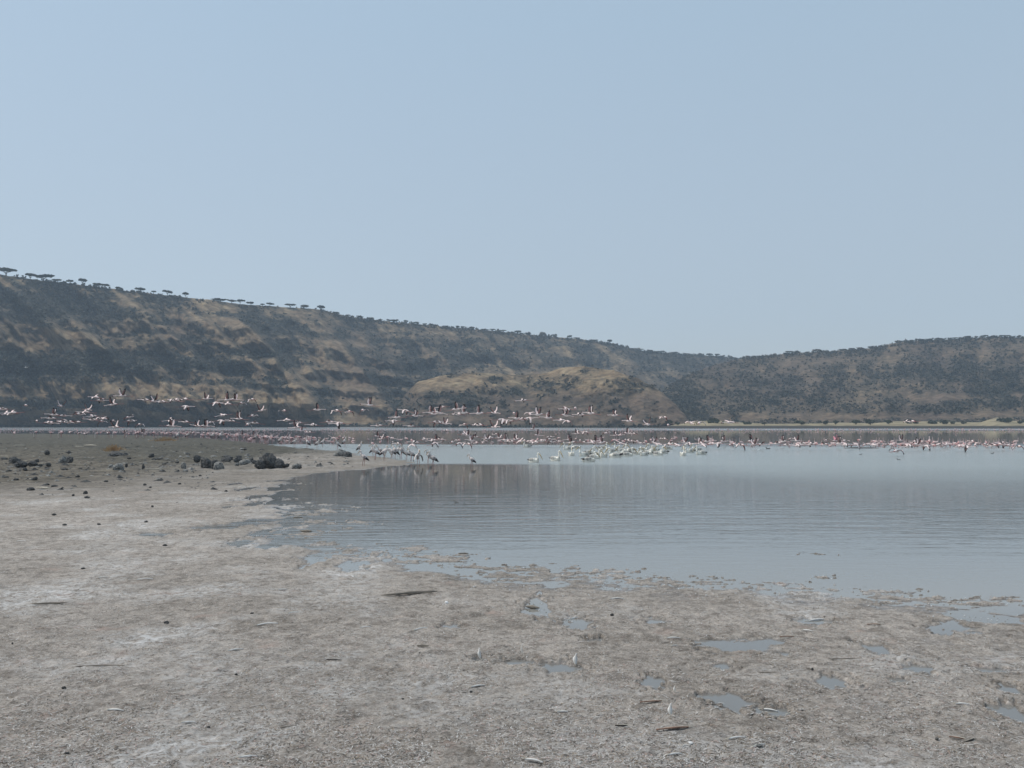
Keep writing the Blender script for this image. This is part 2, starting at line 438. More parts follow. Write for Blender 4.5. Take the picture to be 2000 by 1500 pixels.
V = np.stack([GX.ravel(), GY.ravel(), GZ.ravel()], 1)
fc = grid_faces(*GX.shape)[:, ::-1]
gme = mesh_np('ground', V, fc, [gm], True, attrs={'algae': algae.ravel(), 'brown': brown.ravel(), 'salt': salt.ravel()})
link('ground', gme, kind='structure')

# ------------------------------------------------------------------ LAKE
wm = mat('lake_water', (.15, .165, .155), .05, .5)
nt, N, L, B = nodes(wm)
B.inputs['IOR'].default_value = 1.33
geo = N.new('ShaderNodeNewGeometry')
sep = N.new('ShaderNodeSeparateXYZ'); L.new(geo.outputs['Position'], sep.inputs[0])
mp = N.new('ShaderNodeMapping'); mp.inputs['Scale'].default_value = (.35, 1.0, 1.0); mp.inputs['Rotation'].default_value = (0, 0, math.radians(6)); L.new(geo.outputs['Position'], mp.inputs[0])
# wind mask along depth, edges warped by noise
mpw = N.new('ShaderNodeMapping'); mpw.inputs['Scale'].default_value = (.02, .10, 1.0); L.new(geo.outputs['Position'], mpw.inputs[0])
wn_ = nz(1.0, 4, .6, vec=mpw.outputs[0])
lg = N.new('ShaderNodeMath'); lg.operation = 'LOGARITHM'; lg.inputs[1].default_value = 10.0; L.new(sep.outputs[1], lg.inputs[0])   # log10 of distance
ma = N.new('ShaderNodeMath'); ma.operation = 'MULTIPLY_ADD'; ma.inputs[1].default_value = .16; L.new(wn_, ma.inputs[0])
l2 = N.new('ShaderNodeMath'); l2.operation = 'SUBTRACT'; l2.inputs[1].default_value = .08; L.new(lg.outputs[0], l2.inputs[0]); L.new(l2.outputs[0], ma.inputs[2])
# the wind patch reaches nearer to the shore on the open right side
shx = N.new('ShaderNodeMapRange'); shx.inputs[1].default_value = 3; shx.inputs[2].default_value = 20; shx.inputs[3].default_value = 0; shx.inputs[4].default_value = .03; L.new(sep.outputs[0], shx.inputs[0])
shy = N.new('ShaderNodeMapRange'); shy.inputs[1].default_value = 18; shy.inputs[2].default_value = 34; shy.inputs[3].default_value = 0; shy.inputs[4].default_value = 1; L.new(sep.outputs[1], shy.inputs[0])
shz = N.new('ShaderNodeMapRange'); shz.inputs[1].default_value = 75; shz.inputs[2].default_value = 55; shz.inputs[3].default_value = 0; shz.inputs[4].default_value = 1; L.new(sep.outputs[1], shz.inputs[0])
sh1 = N.new('ShaderNodeMath'); sh1.operation = 'MULTIPLY'; L.new(shx.outputs[0], sh1.inputs[0]); L.new(shy.outputs[0], sh1.inputs[1])
sh3 = N.new('ShaderNodeMath'); sh3.operation = 'MULTIPLY'; L.new(sh1.outputs[0], sh3.inputs[0]); L.new(shz.outputs[0], sh3.inputs[1])
sh2 = N.new('ShaderNodeMath'); sh2.operation = 'ADD'; L.new(ma.outputs[0], sh2.inputs[0]); L.new(sh3.outputs[0], sh2.inputs[1])
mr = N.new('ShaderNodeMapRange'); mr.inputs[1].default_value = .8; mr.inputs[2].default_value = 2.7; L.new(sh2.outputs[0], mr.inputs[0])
def lp(y): return (math.log10(y) - .8) / 1.9
wind = ramp(mr.outputs[0], [(0, g(.0)), (lp(13), g(.03)), (lp(15), g(.05)), (lp(22), g(.035)), (lp(30), g(.012)), (lp(44), g(.012)), (lp(47), g(1)), (lp(80), g(1)), (lp(86), g(.02)), (lp(225), g(.03)), (lp(262), g(1)), (lp(400), g(1))])
# open right side: the wind dies away gradually instead of along an edge
ox = N.new('ShaderNodeMapRange'); ox.inputs[1].default_value = -1; ox.inputs[2].default_value = 11; L.new(sep.outputs[0], ox.inputs[0]); openx = ox.outputs[0]
windR = ramp(mr.outputs[0], [(0, g(.0)), (lp(12), g(.03)), (lp(17), g(.06)), (lp(24), g(.16)), (lp(33), g(.40)), (lp(46), g(1)), (lp(80), g(1)), (lp(86), g(.02)), (lp(225), g(.03)), (lp(262), g(1)), (lp(400), g(1))])
wind = mixc(openx, wind, windR)
waves = N.new('ShaderNodeMath'); waves.operation = 'ADD'
L.new(nz(5.5, 2, .5, vec=mp.outputs[0]), waves.inputs[0])
w2 = N.new('ShaderNodeMath'); w2.operation = 'MULTIPLY'; w2.inputs[1].default_value = .35; L.new(nz(17, 2, .5, vec=mp.outputs[0]), w2.inputs[0]); L.new(w2.outputs[0], waves.inputs[1])
bp = N.new('ShaderNodeBump'); bp.inputs['Distance'].default_value = .05
mps = N.new('ShaderNodeMapping'); mps.inputs['Scale'].default_value = (.24, 1.0, 1.0); mps.inputs['Rotation'].default_value = (0, 0, math.radians(-3)); L.new(geo.outputs['Position'], mps.inputs[0])
swell = nz(2.3, 4, .6, vec=mps.outputs[0], dist=.6)
# ripples get stronger towards the open right side
mrx = N.new('ShaderNodeMapRange'); mrx.inputs[1].default_value = -1.0; mrx.inputs[2].default_value = 17; mrx.inputs[3].default_value = .0; mrx.inputs[4].default_value = 1.0; L.new(sep.outputs[0], mrx.inputs[0])
mry = N.new('ShaderNodeMapRange'); mry.inputs[1].default_value = 22; mry.inputs[2].default_value = 46; mry.inputs[3].default_value = .0; mry.inputs[4].default_value = 1; L.new(sep.outputs[1], mry.inputs[0])
mry2 = N.new('ShaderNodeMapRange'); mry2.inputs[1].default_value = 95; mry2.inputs[2].default_value = 80; mry2.inputs[3].default_value = .0; mry2.inputs[4].default_value = 1; L.new(sep.outputs[1], mry2.inputs[0])
mm1 = N.new('ShaderNodeMath'); mm1.operation = 'MULTIPLY'; L.new(mrx.outputs[0], mm1.inputs[0]); L.new(mry.outputs[0], mm1.inputs[1])
mm2 = N.new('ShaderNodeMath'); mm2.operation = 'MULTIPLY'; L.new(mm1.outputs[0], mm2.inputs[0]); L.new(mry2.outputs[0], mm2.inputs[1])
mm3 = N.new('ShaderNodeMath'); mm3.operation = 'ADD'; mm3.use_clamp = True; L.new(mm2.outputs[0], mm3.inputs[0]); L.new(wind, mm3.inputs[1]); wind = mm3.outputs[0]
bs = N.new('ShaderNodeBump'); bs.inputs['Distance'].default_value = .12
swm = ramp(mr.outputs[0], [(0, g(0)), (lp(12.5), g(.0)), (lp(15), g(.07)), (lp(18), g(.15)), (lp(23), g(.13)), (lp(28), g(.05)), (lp(40), g(.03)), (1, g(0))])
L.new(swell, bs.inputs['Height']); L.new(swm, bs.inputs['Strength']); L.new(bs.outputs[0], bp.inputs['Normal'])
L.new(waves.outputs[0], bp.inputs['Height']); L.new(wind, bp.inputs['Strength']); L.new(bp.outputs[0], B.inputs['Normal'])
rr = N.new('ShaderNodeMapRange'); rr.inputs[3].default_value = .02; rr.inputs[4].default_value = .20; L.new(wind, rr.inputs[0]); L.new(rr.outputs[0], B.inputs['Roughness'])
# silty near the muddy edge; rippled bands painted paler to carry sky sheen
silt_sheen = ramp(mr.outputs[0], [(0, (.17, .165, .155)), (lp(9), (.18, .175, .165)), (lp(10.6), (.25, .24, .22)), (lp(16), (.17, .17, .16)), (lp(24), (.105, .105, .098)), (lp(43), (.11, .112, .105)), (lp(48), (.30, .325, .315)), (lp(80), (.30, .325, .315)), (lp(86), (.13, .125, .12)), (lp(240), (.13, .125, .12)), (lp(262), (.28, .28, .28))])
silt_sheenR = ramp(mr.outputs[0], [(0, (.17, .165, .155)), (lp(9), (.18, .175, .165)), (lp(10.6), (.25, .24, .22)), (lp(16), (.17, .17, .16)), (lp(22), (.135, .14, .13)), (lp(32), (.19, .20, .19)), (lp(46), (.30, .325, .315)), (lp(80), (.30, .325, .315)), (lp(86), (.13, .125, .12)), (lp(240), (.13, .125, .12)), (lp(262), (.28, .28, .28))])  # right side: the same painted sky sheen, fading in gradually
L.new(mixc(openx, silt_sheen, silt_sheenR), B.inputs['Base Color'])
wy = [-25.0, 0, 10, 20, 40, 80, 160, 320, 620]
WV = []
for y in wy:
    for x in np.linspace(-900, 900, 10): WV.append((x, y, 0.0))
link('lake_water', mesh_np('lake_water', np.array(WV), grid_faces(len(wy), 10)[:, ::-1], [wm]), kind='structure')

# ------------------------------------------------------------------ HILLS
def interp(x, pts):
    xs, ys = zip(*pts); return np.interp(x, xs, ys)

hm = mat('hillside_soil_and_rock', (.2, .16, .1), .95, .1)
nt, N, L, B = nodes(hm)
geo = N.new('ShaderNodeNewGeometry')
grass = ramp(nz(.12, 8, .7), [(.36, (.15, .10, .06)), (.5, (.30, .215, .13)), (.64, (.42, .32, .20))])
dark = ramp(nz(.16, 8, .75), [(.38, (.020, .022, .020)), (.54, (.040, .041, .035)), (.72, (.11, .093, .068))])
red = ramp(nz(.09, 6, .7), [(.36, (.085, .062, .050)), (.5, (.145, .104, .080)), (.64, (.21, .155, .118))])
brk = ramp(nz(.22, 8, .8, dist=.5), [(.38, g(-.0)), (.62, g(1))])
ad = N.new('ShaderNodeMath'); ad.operation = 'MULTIPLY_ADD'; ad.inputs[1].default_value = .9; ad.inputs[2].default_value = -.45; L.new(brk, ad.inputs[0])
ad2 = N.new('ShaderNodeMath'); ad2.operation = 'ADD'; ad2.use_clamp = True; L.new(ad.outputs[0], ad2.inputs[0]); L.new(att('cover_shade'), ad2.inputs[1])
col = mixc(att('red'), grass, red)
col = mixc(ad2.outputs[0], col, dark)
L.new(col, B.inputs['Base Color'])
bp = N.new('ShaderNodeBump'); bp.inputs['Strength'].default_value = .9; bp.inputs['Distance'].default_value = 2.2
L.new(nz(.24, 9, .78), bp.inputs['Height']); L.new(bp.outputs[0], B.inputs['Normal'])

def blobs(px, py, lst):
    s = np.zeros(px.shape)
    for cx, cy, rx, ry, w in lst:
        s += w * np.exp(-(((px - cx) / rx) ** 2 + ((py - cy) / ry) ** 2))
    return s

RIDGE = [(-900, 440), (-400, 490), (-150, 520), (0, 536), (60, 545), (130, 553), (250, 568), (330, 577), (410, 586), (470, 594), (530, 598), (620, 604), (680, 618), (760, 628), (860, 637), (960, 646), (1050, 655), (1130, 662),
         (1200, 672), (1260, 686), (1340, 692), (1420, 697), (1480, 704), (1700, 715), (3000, 760)]
RIDGE_R = [(1180, 838), (1230, 828), (1262, 800), (1290, 768), (1330, 738), (1390, 714), (1450, 700), (1480, 697), (1540, 690), (1620, 686), (1700, 680), (1760, 668), (1820, 664), (1880, 661), (1950, 658), (2100, 662), (2400, 640), (2900, 600)]
KNOLL = [(735, 838), (765, 815), (790, 772), (815, 746), (860, 734), (930, 727), (1000, 733), (1060, 730), (1100, 718), (1140, 715), (1200, 724), (1250, 741), (1290, 764), (1320, 790), (1340, 812), (1356, 838)]

def hill(name, pxs, prof, d0, d1, base_py, nrow, relief, cover_shade, redf, terr=0.0, back=80, power=1.0):
    T = np.linspace(0, 1, nrow)[:, None]
    PX = np.repeat(pxs[None, :], nrow, 0)
    top = interp(pxs, prof)[None, :]
    PY = base_py + (top - base_py) * T
    D0 = interp(pxs, d0)[None, :]; D1 = interp(pxs, d1)[None, :]
    tt = T ** power + terr * (np.abs(((T * 5.3 + fbm(PX / 150, PY / 90, 3, 5) * 1.6) % 1) - .5) - .25) * T * (1 - T) * 4
    D = D0 + (D1 - D0) * tt
    D = D - relief(PX, PY) * np.clip(T * 5, 0, 1) * np.clip((1.02 - T) * 5, .12, 1)
    X, Y, Z = at_y(PX, PY, D)
    jag = (fbm(PX / 9, PY / 9, 3, 77) - .5) * .8
    Z = Z + jag * np.clip(T * 4, 0, 1)
    # behind the crest the ground falls gently away
    Xb = X[-1] * (1 + back / D[-1]); Yb = Y[-1] + back; Zb = Z[-1] - back * .12
    X = np.vstack([X, Xb[None], Xb[None] * 1.05]); Y = np.vstack([Y, Yb[None], Yb[None] + 150]); Z = np.vstack([Z, Zb[None], Zb[None] * 0 - 1])
    Z[0] = -.5
    cv = cover_shade(PX, PY); rd = redf(PX, PY)
    cv = np.vstack([cv, cv[-1:], cv[-1:]]); rd = np.vstack([rd, rd[-1:], rd[-1:]])
    me = mesh_np(name, np.stack([X.ravel(), Y.ravel(), Z.ravel()], 1), grid_faces(*X.shape), [hm], True, attrs={'cover_shade': cv.ravel(), 'red': rd.ravel()})
    link(name, me, kind='structure')
    return X[:-2], Y[:-2], Z[:-2], PX, PY, cv[:-2]

def ridged(q, seed_x, seed):
    n = fbm(q, seed_x, 3, seed)
    return 1 - np.abs(n - .5) * 4

BANDS = ([(-900, 560, 30), (0, 590, 30), (110, 606, 26), (240, 612, 16), (330, 628, 5)], [(-900, 716, 34), (0, 716, 30), (180, 714, 26), (300, 702, 13), (420, 716, 15), (520, 742, 8), (640, 768, 4)],
         [(130, 640, 3), (260, 655, 5), (330, 650, 6), (440, 676, 6), (540, 700, 4)], [(330, 742, 3), (430, 752, 6), (560, 765, 4)], [(420, 610, 3), (520, 632, 16), (600, 650, 8), (700, 664, 5), (800, 672, 3)], [(0, 786, 5), (180, 790, 7), (330, 800, 5), (480, 812, 3)])
def band(px, py, pts):
    xs, ys, hs = zip(*pts)
    y = np.interp(px, xs, ys) + (fbm(px / 45, 0 * px + ys[0], 3, 401) - .5) * 20; h = np.interp(px, xs, hs, left=0.6, right=0.6)
    return y, h
# terraces of dark rock and grassy spurs
def relief_left(px, py):
    w = (fbm(px / 260, py / 200, 3, 31) - .5) * 120
    q = (px - .95 * (py - 600) + w) / 95.0
    left = np.clip((700 - px) / 160, 0, 1)
    qb = (px - .8 * (py - 760) + w * .6) / 52.0
    low_ = np.clip((py - 712) / 16, 0, 1)
    r = (ridged(q, py / 420, 33) * 24 * (1 - low_) + ridged(qb, py / 300, 34) * 15 * low_) * (.35 + .65 * left)
    for pts in BANDS:
        y_, h_ = band(px, py, pts); r += np.minimum(h_, 14) * .9 * np.clip((py - y_ - h_ * .6) / 5, 0, 1)
    r += (fbm((px - .8 * py) / 26, py / 80, 4, 35) - .5) * 44
    r += (fbm(px / 14, py / 12, 3, 37) - .5) * 10
    # the long spur running down from the rim to the shore
    for (xa, ya, xb, yb, amp, wd) in SPURS:
        amp = amp * 1.3
        t = np.clip((py - ya) / (yb - ya), 0, 1)
        dx = px - (xa + (xb - xa) * t)
        r += amp * np.where(dx < 0, np.exp(-(dx / (wd * 2.2)) ** 2), np.exp(-(dx / (wd * .45)) ** 2)) * np.clip((py - ya) / 40, 0, 1)
    return r

SPURS = ((455, 600, 625, 800, 34, 34), (240, 575, 470, 770, 16, 22), (350, 590, 520, 725, 14, 18), (120, 600, 240, 715, 12, 18), (640, 640, 780, 815, 16, 24), (150, 700, 215, 800, 10, 14), (300, 700, 400, 800, 10, 14), (40, 560, 165, 690, 12, 16))
def cover_shade_left(px, py):
    w = (fbm(px / 260, py / 200, 3, 31) - .5) * 120
    low_ = np.clip((py - 712) / 16, 0, 1)
    rg = ridged((px - .95 * (py - 600) + w) / 95.0, py / 420, 33) * (1 - low_) + ridged((px - .8 * (py - 760) + w * .6) / 52.0, py / 300, 34) * low_
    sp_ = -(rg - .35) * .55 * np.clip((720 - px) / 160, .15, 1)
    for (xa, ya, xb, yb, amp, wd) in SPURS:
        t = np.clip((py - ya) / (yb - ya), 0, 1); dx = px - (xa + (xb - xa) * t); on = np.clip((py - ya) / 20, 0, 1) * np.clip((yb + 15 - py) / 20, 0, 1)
        sp_ = sp_ + on * np.where(dx < 0, -.5 * np.exp(-(dx / (wd * .8)) ** 2), .4 * np.exp(-((dx - wd * .6) / (wd * .6)) ** 2))  # flank light painted in: left of each spur paler, right darker as shade
    for pts in BANDS:
        y_, h_ = band(px, py, pts); sp_ = sp_ * (1 - .75 * np.exp(-((py - y_) / (h_ + 1)) ** 4)) + .55 * np.exp(-((py - y_) / (h_ + .6)) ** 4) * (h_ > 1)
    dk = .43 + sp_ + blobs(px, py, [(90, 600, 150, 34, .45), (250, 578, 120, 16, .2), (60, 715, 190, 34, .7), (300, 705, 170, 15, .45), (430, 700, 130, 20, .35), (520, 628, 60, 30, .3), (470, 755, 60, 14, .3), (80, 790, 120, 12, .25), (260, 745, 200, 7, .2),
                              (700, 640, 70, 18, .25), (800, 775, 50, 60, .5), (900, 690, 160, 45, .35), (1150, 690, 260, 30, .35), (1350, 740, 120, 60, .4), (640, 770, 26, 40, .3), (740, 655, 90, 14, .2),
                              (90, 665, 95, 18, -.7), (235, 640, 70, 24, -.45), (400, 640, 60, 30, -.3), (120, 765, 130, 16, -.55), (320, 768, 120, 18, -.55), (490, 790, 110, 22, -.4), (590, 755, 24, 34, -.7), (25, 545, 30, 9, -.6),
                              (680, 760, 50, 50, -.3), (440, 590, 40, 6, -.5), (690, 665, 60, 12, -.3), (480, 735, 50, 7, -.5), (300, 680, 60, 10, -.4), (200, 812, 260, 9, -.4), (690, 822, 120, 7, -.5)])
    dk += (fbm((px - 1.0 * py) / 15, (py + .2 * px) / 38, 4, 51) - .5) * 1.25
    dk += (fbm(px / 42, py / 7, 4, 53) - .5) * 1.0
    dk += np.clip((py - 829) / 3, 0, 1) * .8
    return np.clip(dk, 0, 1)
def red_left(px, py): return np.clip(.25 + blobs(px, py, [(720, 730, 90, 80, .5), (300, 640, 130, 40, .2)]) + (fbm(px / 70, py / 50, 3, 55) - .5) * .6, 0, 1)

PXL = np.arange(-880, 1800, 3.2)
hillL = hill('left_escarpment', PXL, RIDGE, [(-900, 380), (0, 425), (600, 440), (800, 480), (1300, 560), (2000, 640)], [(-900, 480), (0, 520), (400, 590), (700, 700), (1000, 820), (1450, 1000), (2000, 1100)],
             835.0, 150, relief_left, cover_shade_left, red_left, terr=.11)

def relief_right(px, py):
    return ridged((px + .5 * py) / 120, py / 300, 133) * 14 + (fbm(px / 40, py / 45, 4, 135) - .5) * 36 + (fbm(px / 12, py / 10, 3, 137) - .5) * 5
def cover_right(px, py):
    dk = .56 + blobs(px, py, [(1790, 735, 80, 20, .3), (1960, 770, 60, 50, .35), (1330, 800, 40, 24, .5), (1300, 740, 60, 40, .3), (1560, 770, 120, 40, .12), (1600, 705, 140, 12, -.12), (1860, 776, 70, 6, -.75), (1690, 760, 90, 26, -.15),
                              (1930, 690, 60, 12, -.15), (1990, 772, 14, 5, -.8), (1500, 815, 120, 10, -.3), (1950, 806, 40, 10, -.5), (1800, 814, 200, 6, -.35)])
    dk += (fbm(px / 26, py / 16, 4, 151) - .5) * .75 + (fbm(px / 90, py / 14, 3, 152) - .5) * .4
    return np.clip(dk, 0, 1)
def red_right(px, py): return np.clip(.75 + (fbm(px / 70, py / 50, 3, 155) - .5) * .8, 0, 1)
PXR = np.arange(1180, 2890, 4.0)
hillR = hill('right_hill', PXR, RIDGE_R, [(1180, 470), (1500, 420), (2900, 400)], [(1180, 480), (1260, 560), (1450, 720), (1800, 700), (2900, 640)], 838.0, 110, relief_right, cover_right, red_right, terr=.06)

def relief_kn(px, py):
    return ridged((px - .3 * py) / 110, py / 200, 233) * 9 + (fbm(px / 34, py / 26, 4, 235) - .5) * 18
def cover_kn(px, py):
    dk = .40 + blobs(px, py, [(870, 741, 60, 7, -.9), (930, 750, 110, 10, -.4), (1110, 722, 40, 7, -.9), (1190, 730, 60, 6, -.6), (1290, 772, 40, 9, -.7), (1320, 800, 26, 20, -.5), (885, 738, 12, 8, .9), (965, 742, 14, 7, .9), (1140, 724, 20, 9, .9), (1000, 765, 60, 12, .4),
                              (880, 775, 60, 12, .35), (970, 790, 50, 14, .2), (790, 800, 26, 30, .4), (1080, 750, 50, 9, .4), (1090, 800, 150, 22, -.1), (1230, 752, 40, 8, .3), (850, 760, 60, 6, -.3), (1040, 815, 200, 8, -.25)])
    dk += (fbm(px / 24, py / 12, 4, 251) - .5) * .85
    dk += np.clip((py - 830) / 3, 0, 1) * .7
    return np.clip(dk, 0, 1)
def red_kn(px, py): return np.clip((py - 748) / 30 + (fbm(px / 70, py / 50, 3, 255) - .5) * .6, 0, 1) * .85
PXK = np.arange(735, 1357, 2.4)
hillK = hill('grassy_knoll', PXK, KNOLL, [(735, 400), (1360, 380)], [(735, 420), (800, 470), (1040, 500), (1300, 440), (1360, 400)], 838.0, 90, relief_kn, cover_kn, red_kn, terr=.05, back=40)

# grassy bank along the right part of the far shore
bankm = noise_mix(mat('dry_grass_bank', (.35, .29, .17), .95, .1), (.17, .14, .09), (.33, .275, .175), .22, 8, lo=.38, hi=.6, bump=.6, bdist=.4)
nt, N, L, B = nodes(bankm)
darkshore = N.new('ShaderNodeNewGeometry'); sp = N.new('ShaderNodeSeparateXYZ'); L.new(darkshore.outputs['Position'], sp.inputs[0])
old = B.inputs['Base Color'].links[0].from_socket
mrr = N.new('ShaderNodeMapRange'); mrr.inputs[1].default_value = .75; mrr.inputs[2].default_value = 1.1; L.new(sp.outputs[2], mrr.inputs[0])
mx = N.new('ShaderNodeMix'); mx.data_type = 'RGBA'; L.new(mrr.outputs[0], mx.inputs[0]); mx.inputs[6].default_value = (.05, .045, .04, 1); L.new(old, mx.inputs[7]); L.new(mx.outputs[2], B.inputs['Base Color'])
BANK = [(1230, 838), (1280, 834), (1310, 829), (1345, 824), (1395, 821), (1430, 824), (1500, 828), (1600, 827), (1640, 825), (1700, 827), (1750, 823), (1800, 823), (1850, 824), (1915, 825), (1932, 819), (1948, 815), (1972, 821), (2000, 824), (2300, 822), (2700, 826)]
pxs = np.arange(1215, 2700, 4.0); nr = 14
T = np.linspace(0, 1, nr)[:, None]
PXb = np.repeat(pxs[None], nr, 0); topb = interp(pxs, BANK)[None]
PYb = 838.5 + (np.minimum(topb, 838) - 838.5) * T ** .8
Db = 325 + 70 * T + (fbm(PXb / 40, PYb / 6, 3, 300) - .5) * 16
X, Y, Z = at_y(PXb, PYb, Db); Z[0] = -.5
X = np.vstack([X, X[-1:] * 1.05]); Y = np.vstack([Y, Y[-1:] + 25]); Z = np.vstack([Z, Z[-1:] * 0 - .5])
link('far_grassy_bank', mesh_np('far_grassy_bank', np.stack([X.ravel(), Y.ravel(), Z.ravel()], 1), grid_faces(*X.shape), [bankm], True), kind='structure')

# ------------------------------------------------------------------ scrub on the hills (nobody could count it)
def leaf_cluster(C, R, nq, flat=.7, seed=1):
    """C (k,3) centres, R (k,) radii -> quads spread through each crown's volume"""
    r = np.random.default_rng(seed)
    k = len(C)
    d = r.normal(size=(k, nq, 3)); d /= np.linalg.norm(d, axis=2, keepdims=True)
    d *= (r.random((k, nq, 1)) ** .45)
    cen = C[:, None, :] + d * R[:, None, None] * np.array([1, 1, flat])
    a = r.normal(size=(k, nq, 3)); a /= np.linalg.norm(a, axis=2, keepdims=True)
    b = np.cross(a, r.normal(size=(k, nq, 3))); b /= np.linalg.norm(b, axis=2, keepdims=True)
    s = (R[:, None, None] * (.34 + .22 * r.random((k, nq, 1))))
    b = b * s * .8; a = a * s
    q = np.stack([cen - a - b * .6, cen + a * .7 - b, cen + a + b * .7, cen - a * .6 + b], 2).reshape(-1, 3)
    f = np.arange(len(q)).reshape(-1, 4)
    return q, f

def scatter(hl, n, seed, pw=1.6):
    X, Y, Z, PX, PY, CV = hl
    r = np.random.default_rng(seed)
    w = np.clip(CV - .28, 0, 1).ravel() ** pw
    # equal density per pixel row of the place: weight by cell height
    w = w * np.repeat(np.abs(PY[-1] - PY[0])[None], X.shape[0], 0).ravel()
    vis = (PX.ravel() > -150) & (PX.ravel() < 2150)
    w = w * vis; w /= w.sum()
    i = r.choice(len(w), n, p=w)
    P = np.stack([X.ravel()[i], Y.ravel()[i], Z.ravel()[i]], 1)
    P[:, 0] += r.normal(size=n) * .8
    return P, r
V_, F_, off = [], [], 0
RIM = []
for hl, xa, xb, n, seed in ((hillL, 640, 1452, 620, 61), (hillL, -100, 640, 90, 63), (hillR, 1450, 2150, 520, 62)):
    r = np.random.default_rng(seed); cand = np.where((hl[3][-1] > xa) & (hl[3][-1] < xb))[0]; j = r.choice(cand, n); i = -1 - r.integers(0, 5, n)
    P = np.stack([hl[0][i, j], hl[1][i, j], hl[2][i, j]], 1); P[:, 0] += r.normal(size=n) * .8
    R = (.45 + .95 * r.random(n) ** 2) * (P[:, 1] / 560) ** .5; P[:, 2] += R * .5
    q, f = leaf_cluster(P, R, 14, .8, seed); RIM.append((q, f))
for hl, n, seed, s0 in ((hillL, 11000, 1, .95), (hillR, 11000, 2, .78), (hillK, 1300, 3, .85)):
    P, r = scatter(hl, n, seed)
    R = (s0 * (.45 + 1.0 * r.random(n) ** 1.7)) * (P[:, 1] / 520) ** .5
    P[:, 2] += R * .45
    q, f = leaf_cluster(P, R, 11, .75, seed)
    V_.append(q); F_.append(f + off); off += len(q)
for q, f in RIM: V_.append(q); F_.append(f + off); off += len(q)
link('hillside_scrub', mesh_np('hillside_scrub', np.vstack(V_), np.vstack(F_), [M['bush']]), kind='stuff',
     label='dark thorny scrub dotted all over the hillsides behind the lake', category='scrub')

# ------------------------------------------------------------------ skyline acacias: thing > trunk, crown
def acacia_meshes(seed, bare=False):
    r = random.Random(seed)
    t = MB(); cl = []
    hgt = 1.0; w = .62
    nb = 5
    fork = (r.uniform(-.05, .05), 0, r.uniform(.22, .38))
    t.loft([(0, 0, -.12), (0.01, 0, .1), fork], [.05, .04, .035], M['bark'], 6)
    for k in range(nb):
        a = 2 * math.pi * k / nb + r.uniform(-.4, .4); rr = r.uniform(.28, .5) * (1 if not bare else .8)
        e = (rr * math.cos(a), rr * math.sin(a), r.uniform(.74, .86))
        m_ = (fork[0] * .5 + e[0] * .45, e[1] * .45, fork[2] + (e[2] - fork[2]) * .6)
        t.loft([fork, m_, e], [.03, .02, .008], M['bark'], 5)
        cl.append(e)
    cl.append((r.uniform(-.2, .2), 0, .86)); sk = r.uniform(-.14, .14); dome = r.uniform(.0, .22)
    cl = [(a_[0] + sk, a_[1], a_[2] + dome * (.45 - abs(a_[0])) - .5 * sk * a_[0]) for a_ in cl]
    for k in range(6):
        a = r.uniform(0, 6.28); q = r.uniform(.1, .62); cl.append((q * math.cos(a), q * math.sin(a), .80 + .1 * (1 - q) + r.uniform(-.04, .03)))
    C = np.array(cl); R = np.array([r.uniform(.16, .27) for _ in cl])
    if bare:
        q, f = leaf_cluster(C + np.array([0, 0, -.08]), R * 1.1, 26, .9, seed)
        q = q + 0
        me = mesh_np('crown', q, f, [M['leaf_pale']])
    else:
        q, f = leaf_cluster(C, R * 1.05, 36, .55, seed)
        me = mesh_np('crown', q, f, [M['leaf']])
    return t.mesh('trunk'), me
AC = [acacia_meshes(s) for s in range(9)]
BARE = acacia_meshes(50, True)
sky_trees = [(12, 528, 40), (59, 535, 24), (86, 538, 34), (112, 546, 16), (137, 549, 12), (161, 549, 18), (193, 555, 22), (206, 557, 16), (231, 562, 14), (273, 564, 20), (300, 571, 10), (327, 570, 18), (362, 575, 14), (430, 585, 28), (452, 590, 16), (469, 588, 16),
             (490, 592, 16), (513, 595, 9), (527, 595, 14), (567, 594, 22), (593, 596, 18), (627, 599, 18), (655, 614, 14), (680, 615, 10), (702, 619, 10), (724, 622, 14), (743, 626, 12), (769, 627, 20), (792, 626, 10), (812, 631, 10), (830, 631, 9), (842, 632, 10), (870, 635, 12),
             (894, 635, 8), (904, 637, 10), (922, 639, 12), (946, 643, 14), (962, 643, 13), (979, 646, 14), (1012, 646, 16), (1030, 649, 12), (1058, 649, 13), (1084, 654, 12), (1112, 656, 10), (1126, 660, 14), (1161, 663, 18), (1191, 665, 11), (1252, 683, 10), (1270, 684, 12),
             (1290, 686, 14), (1318, 689, 12), (1340, 690, 12), (1368, 691, 8), (1386, 691, 13), (1401, 692, 10)]
right_trees = [(1459, 698, 9), (1475, 694, 11), (1541, 686, 14), (1597, 683, 16), (1643, 682, 9), (1664, 681, 10), (1700, 677, 10), (1755, 665, 11), (1781, 664, 13), (1800, 662, 12), (1832, 661, 12), (1865, 659, 10), (1890, 657, 13), (1923, 656, 12), (1958, 655, 13), (1968, 655, 9), (1990, 657, 10)]
BAREX = {1058, 1597, 1755, 593, 1459}
def ridge_depth(hl, px):
    X, Y, Z, PX, PY, CV = hl
    j = int(np.argmin(abs(PX[-1] - px))); return float(X[-1, j]), float(Y[-1, j]), float(Z[-1, j])
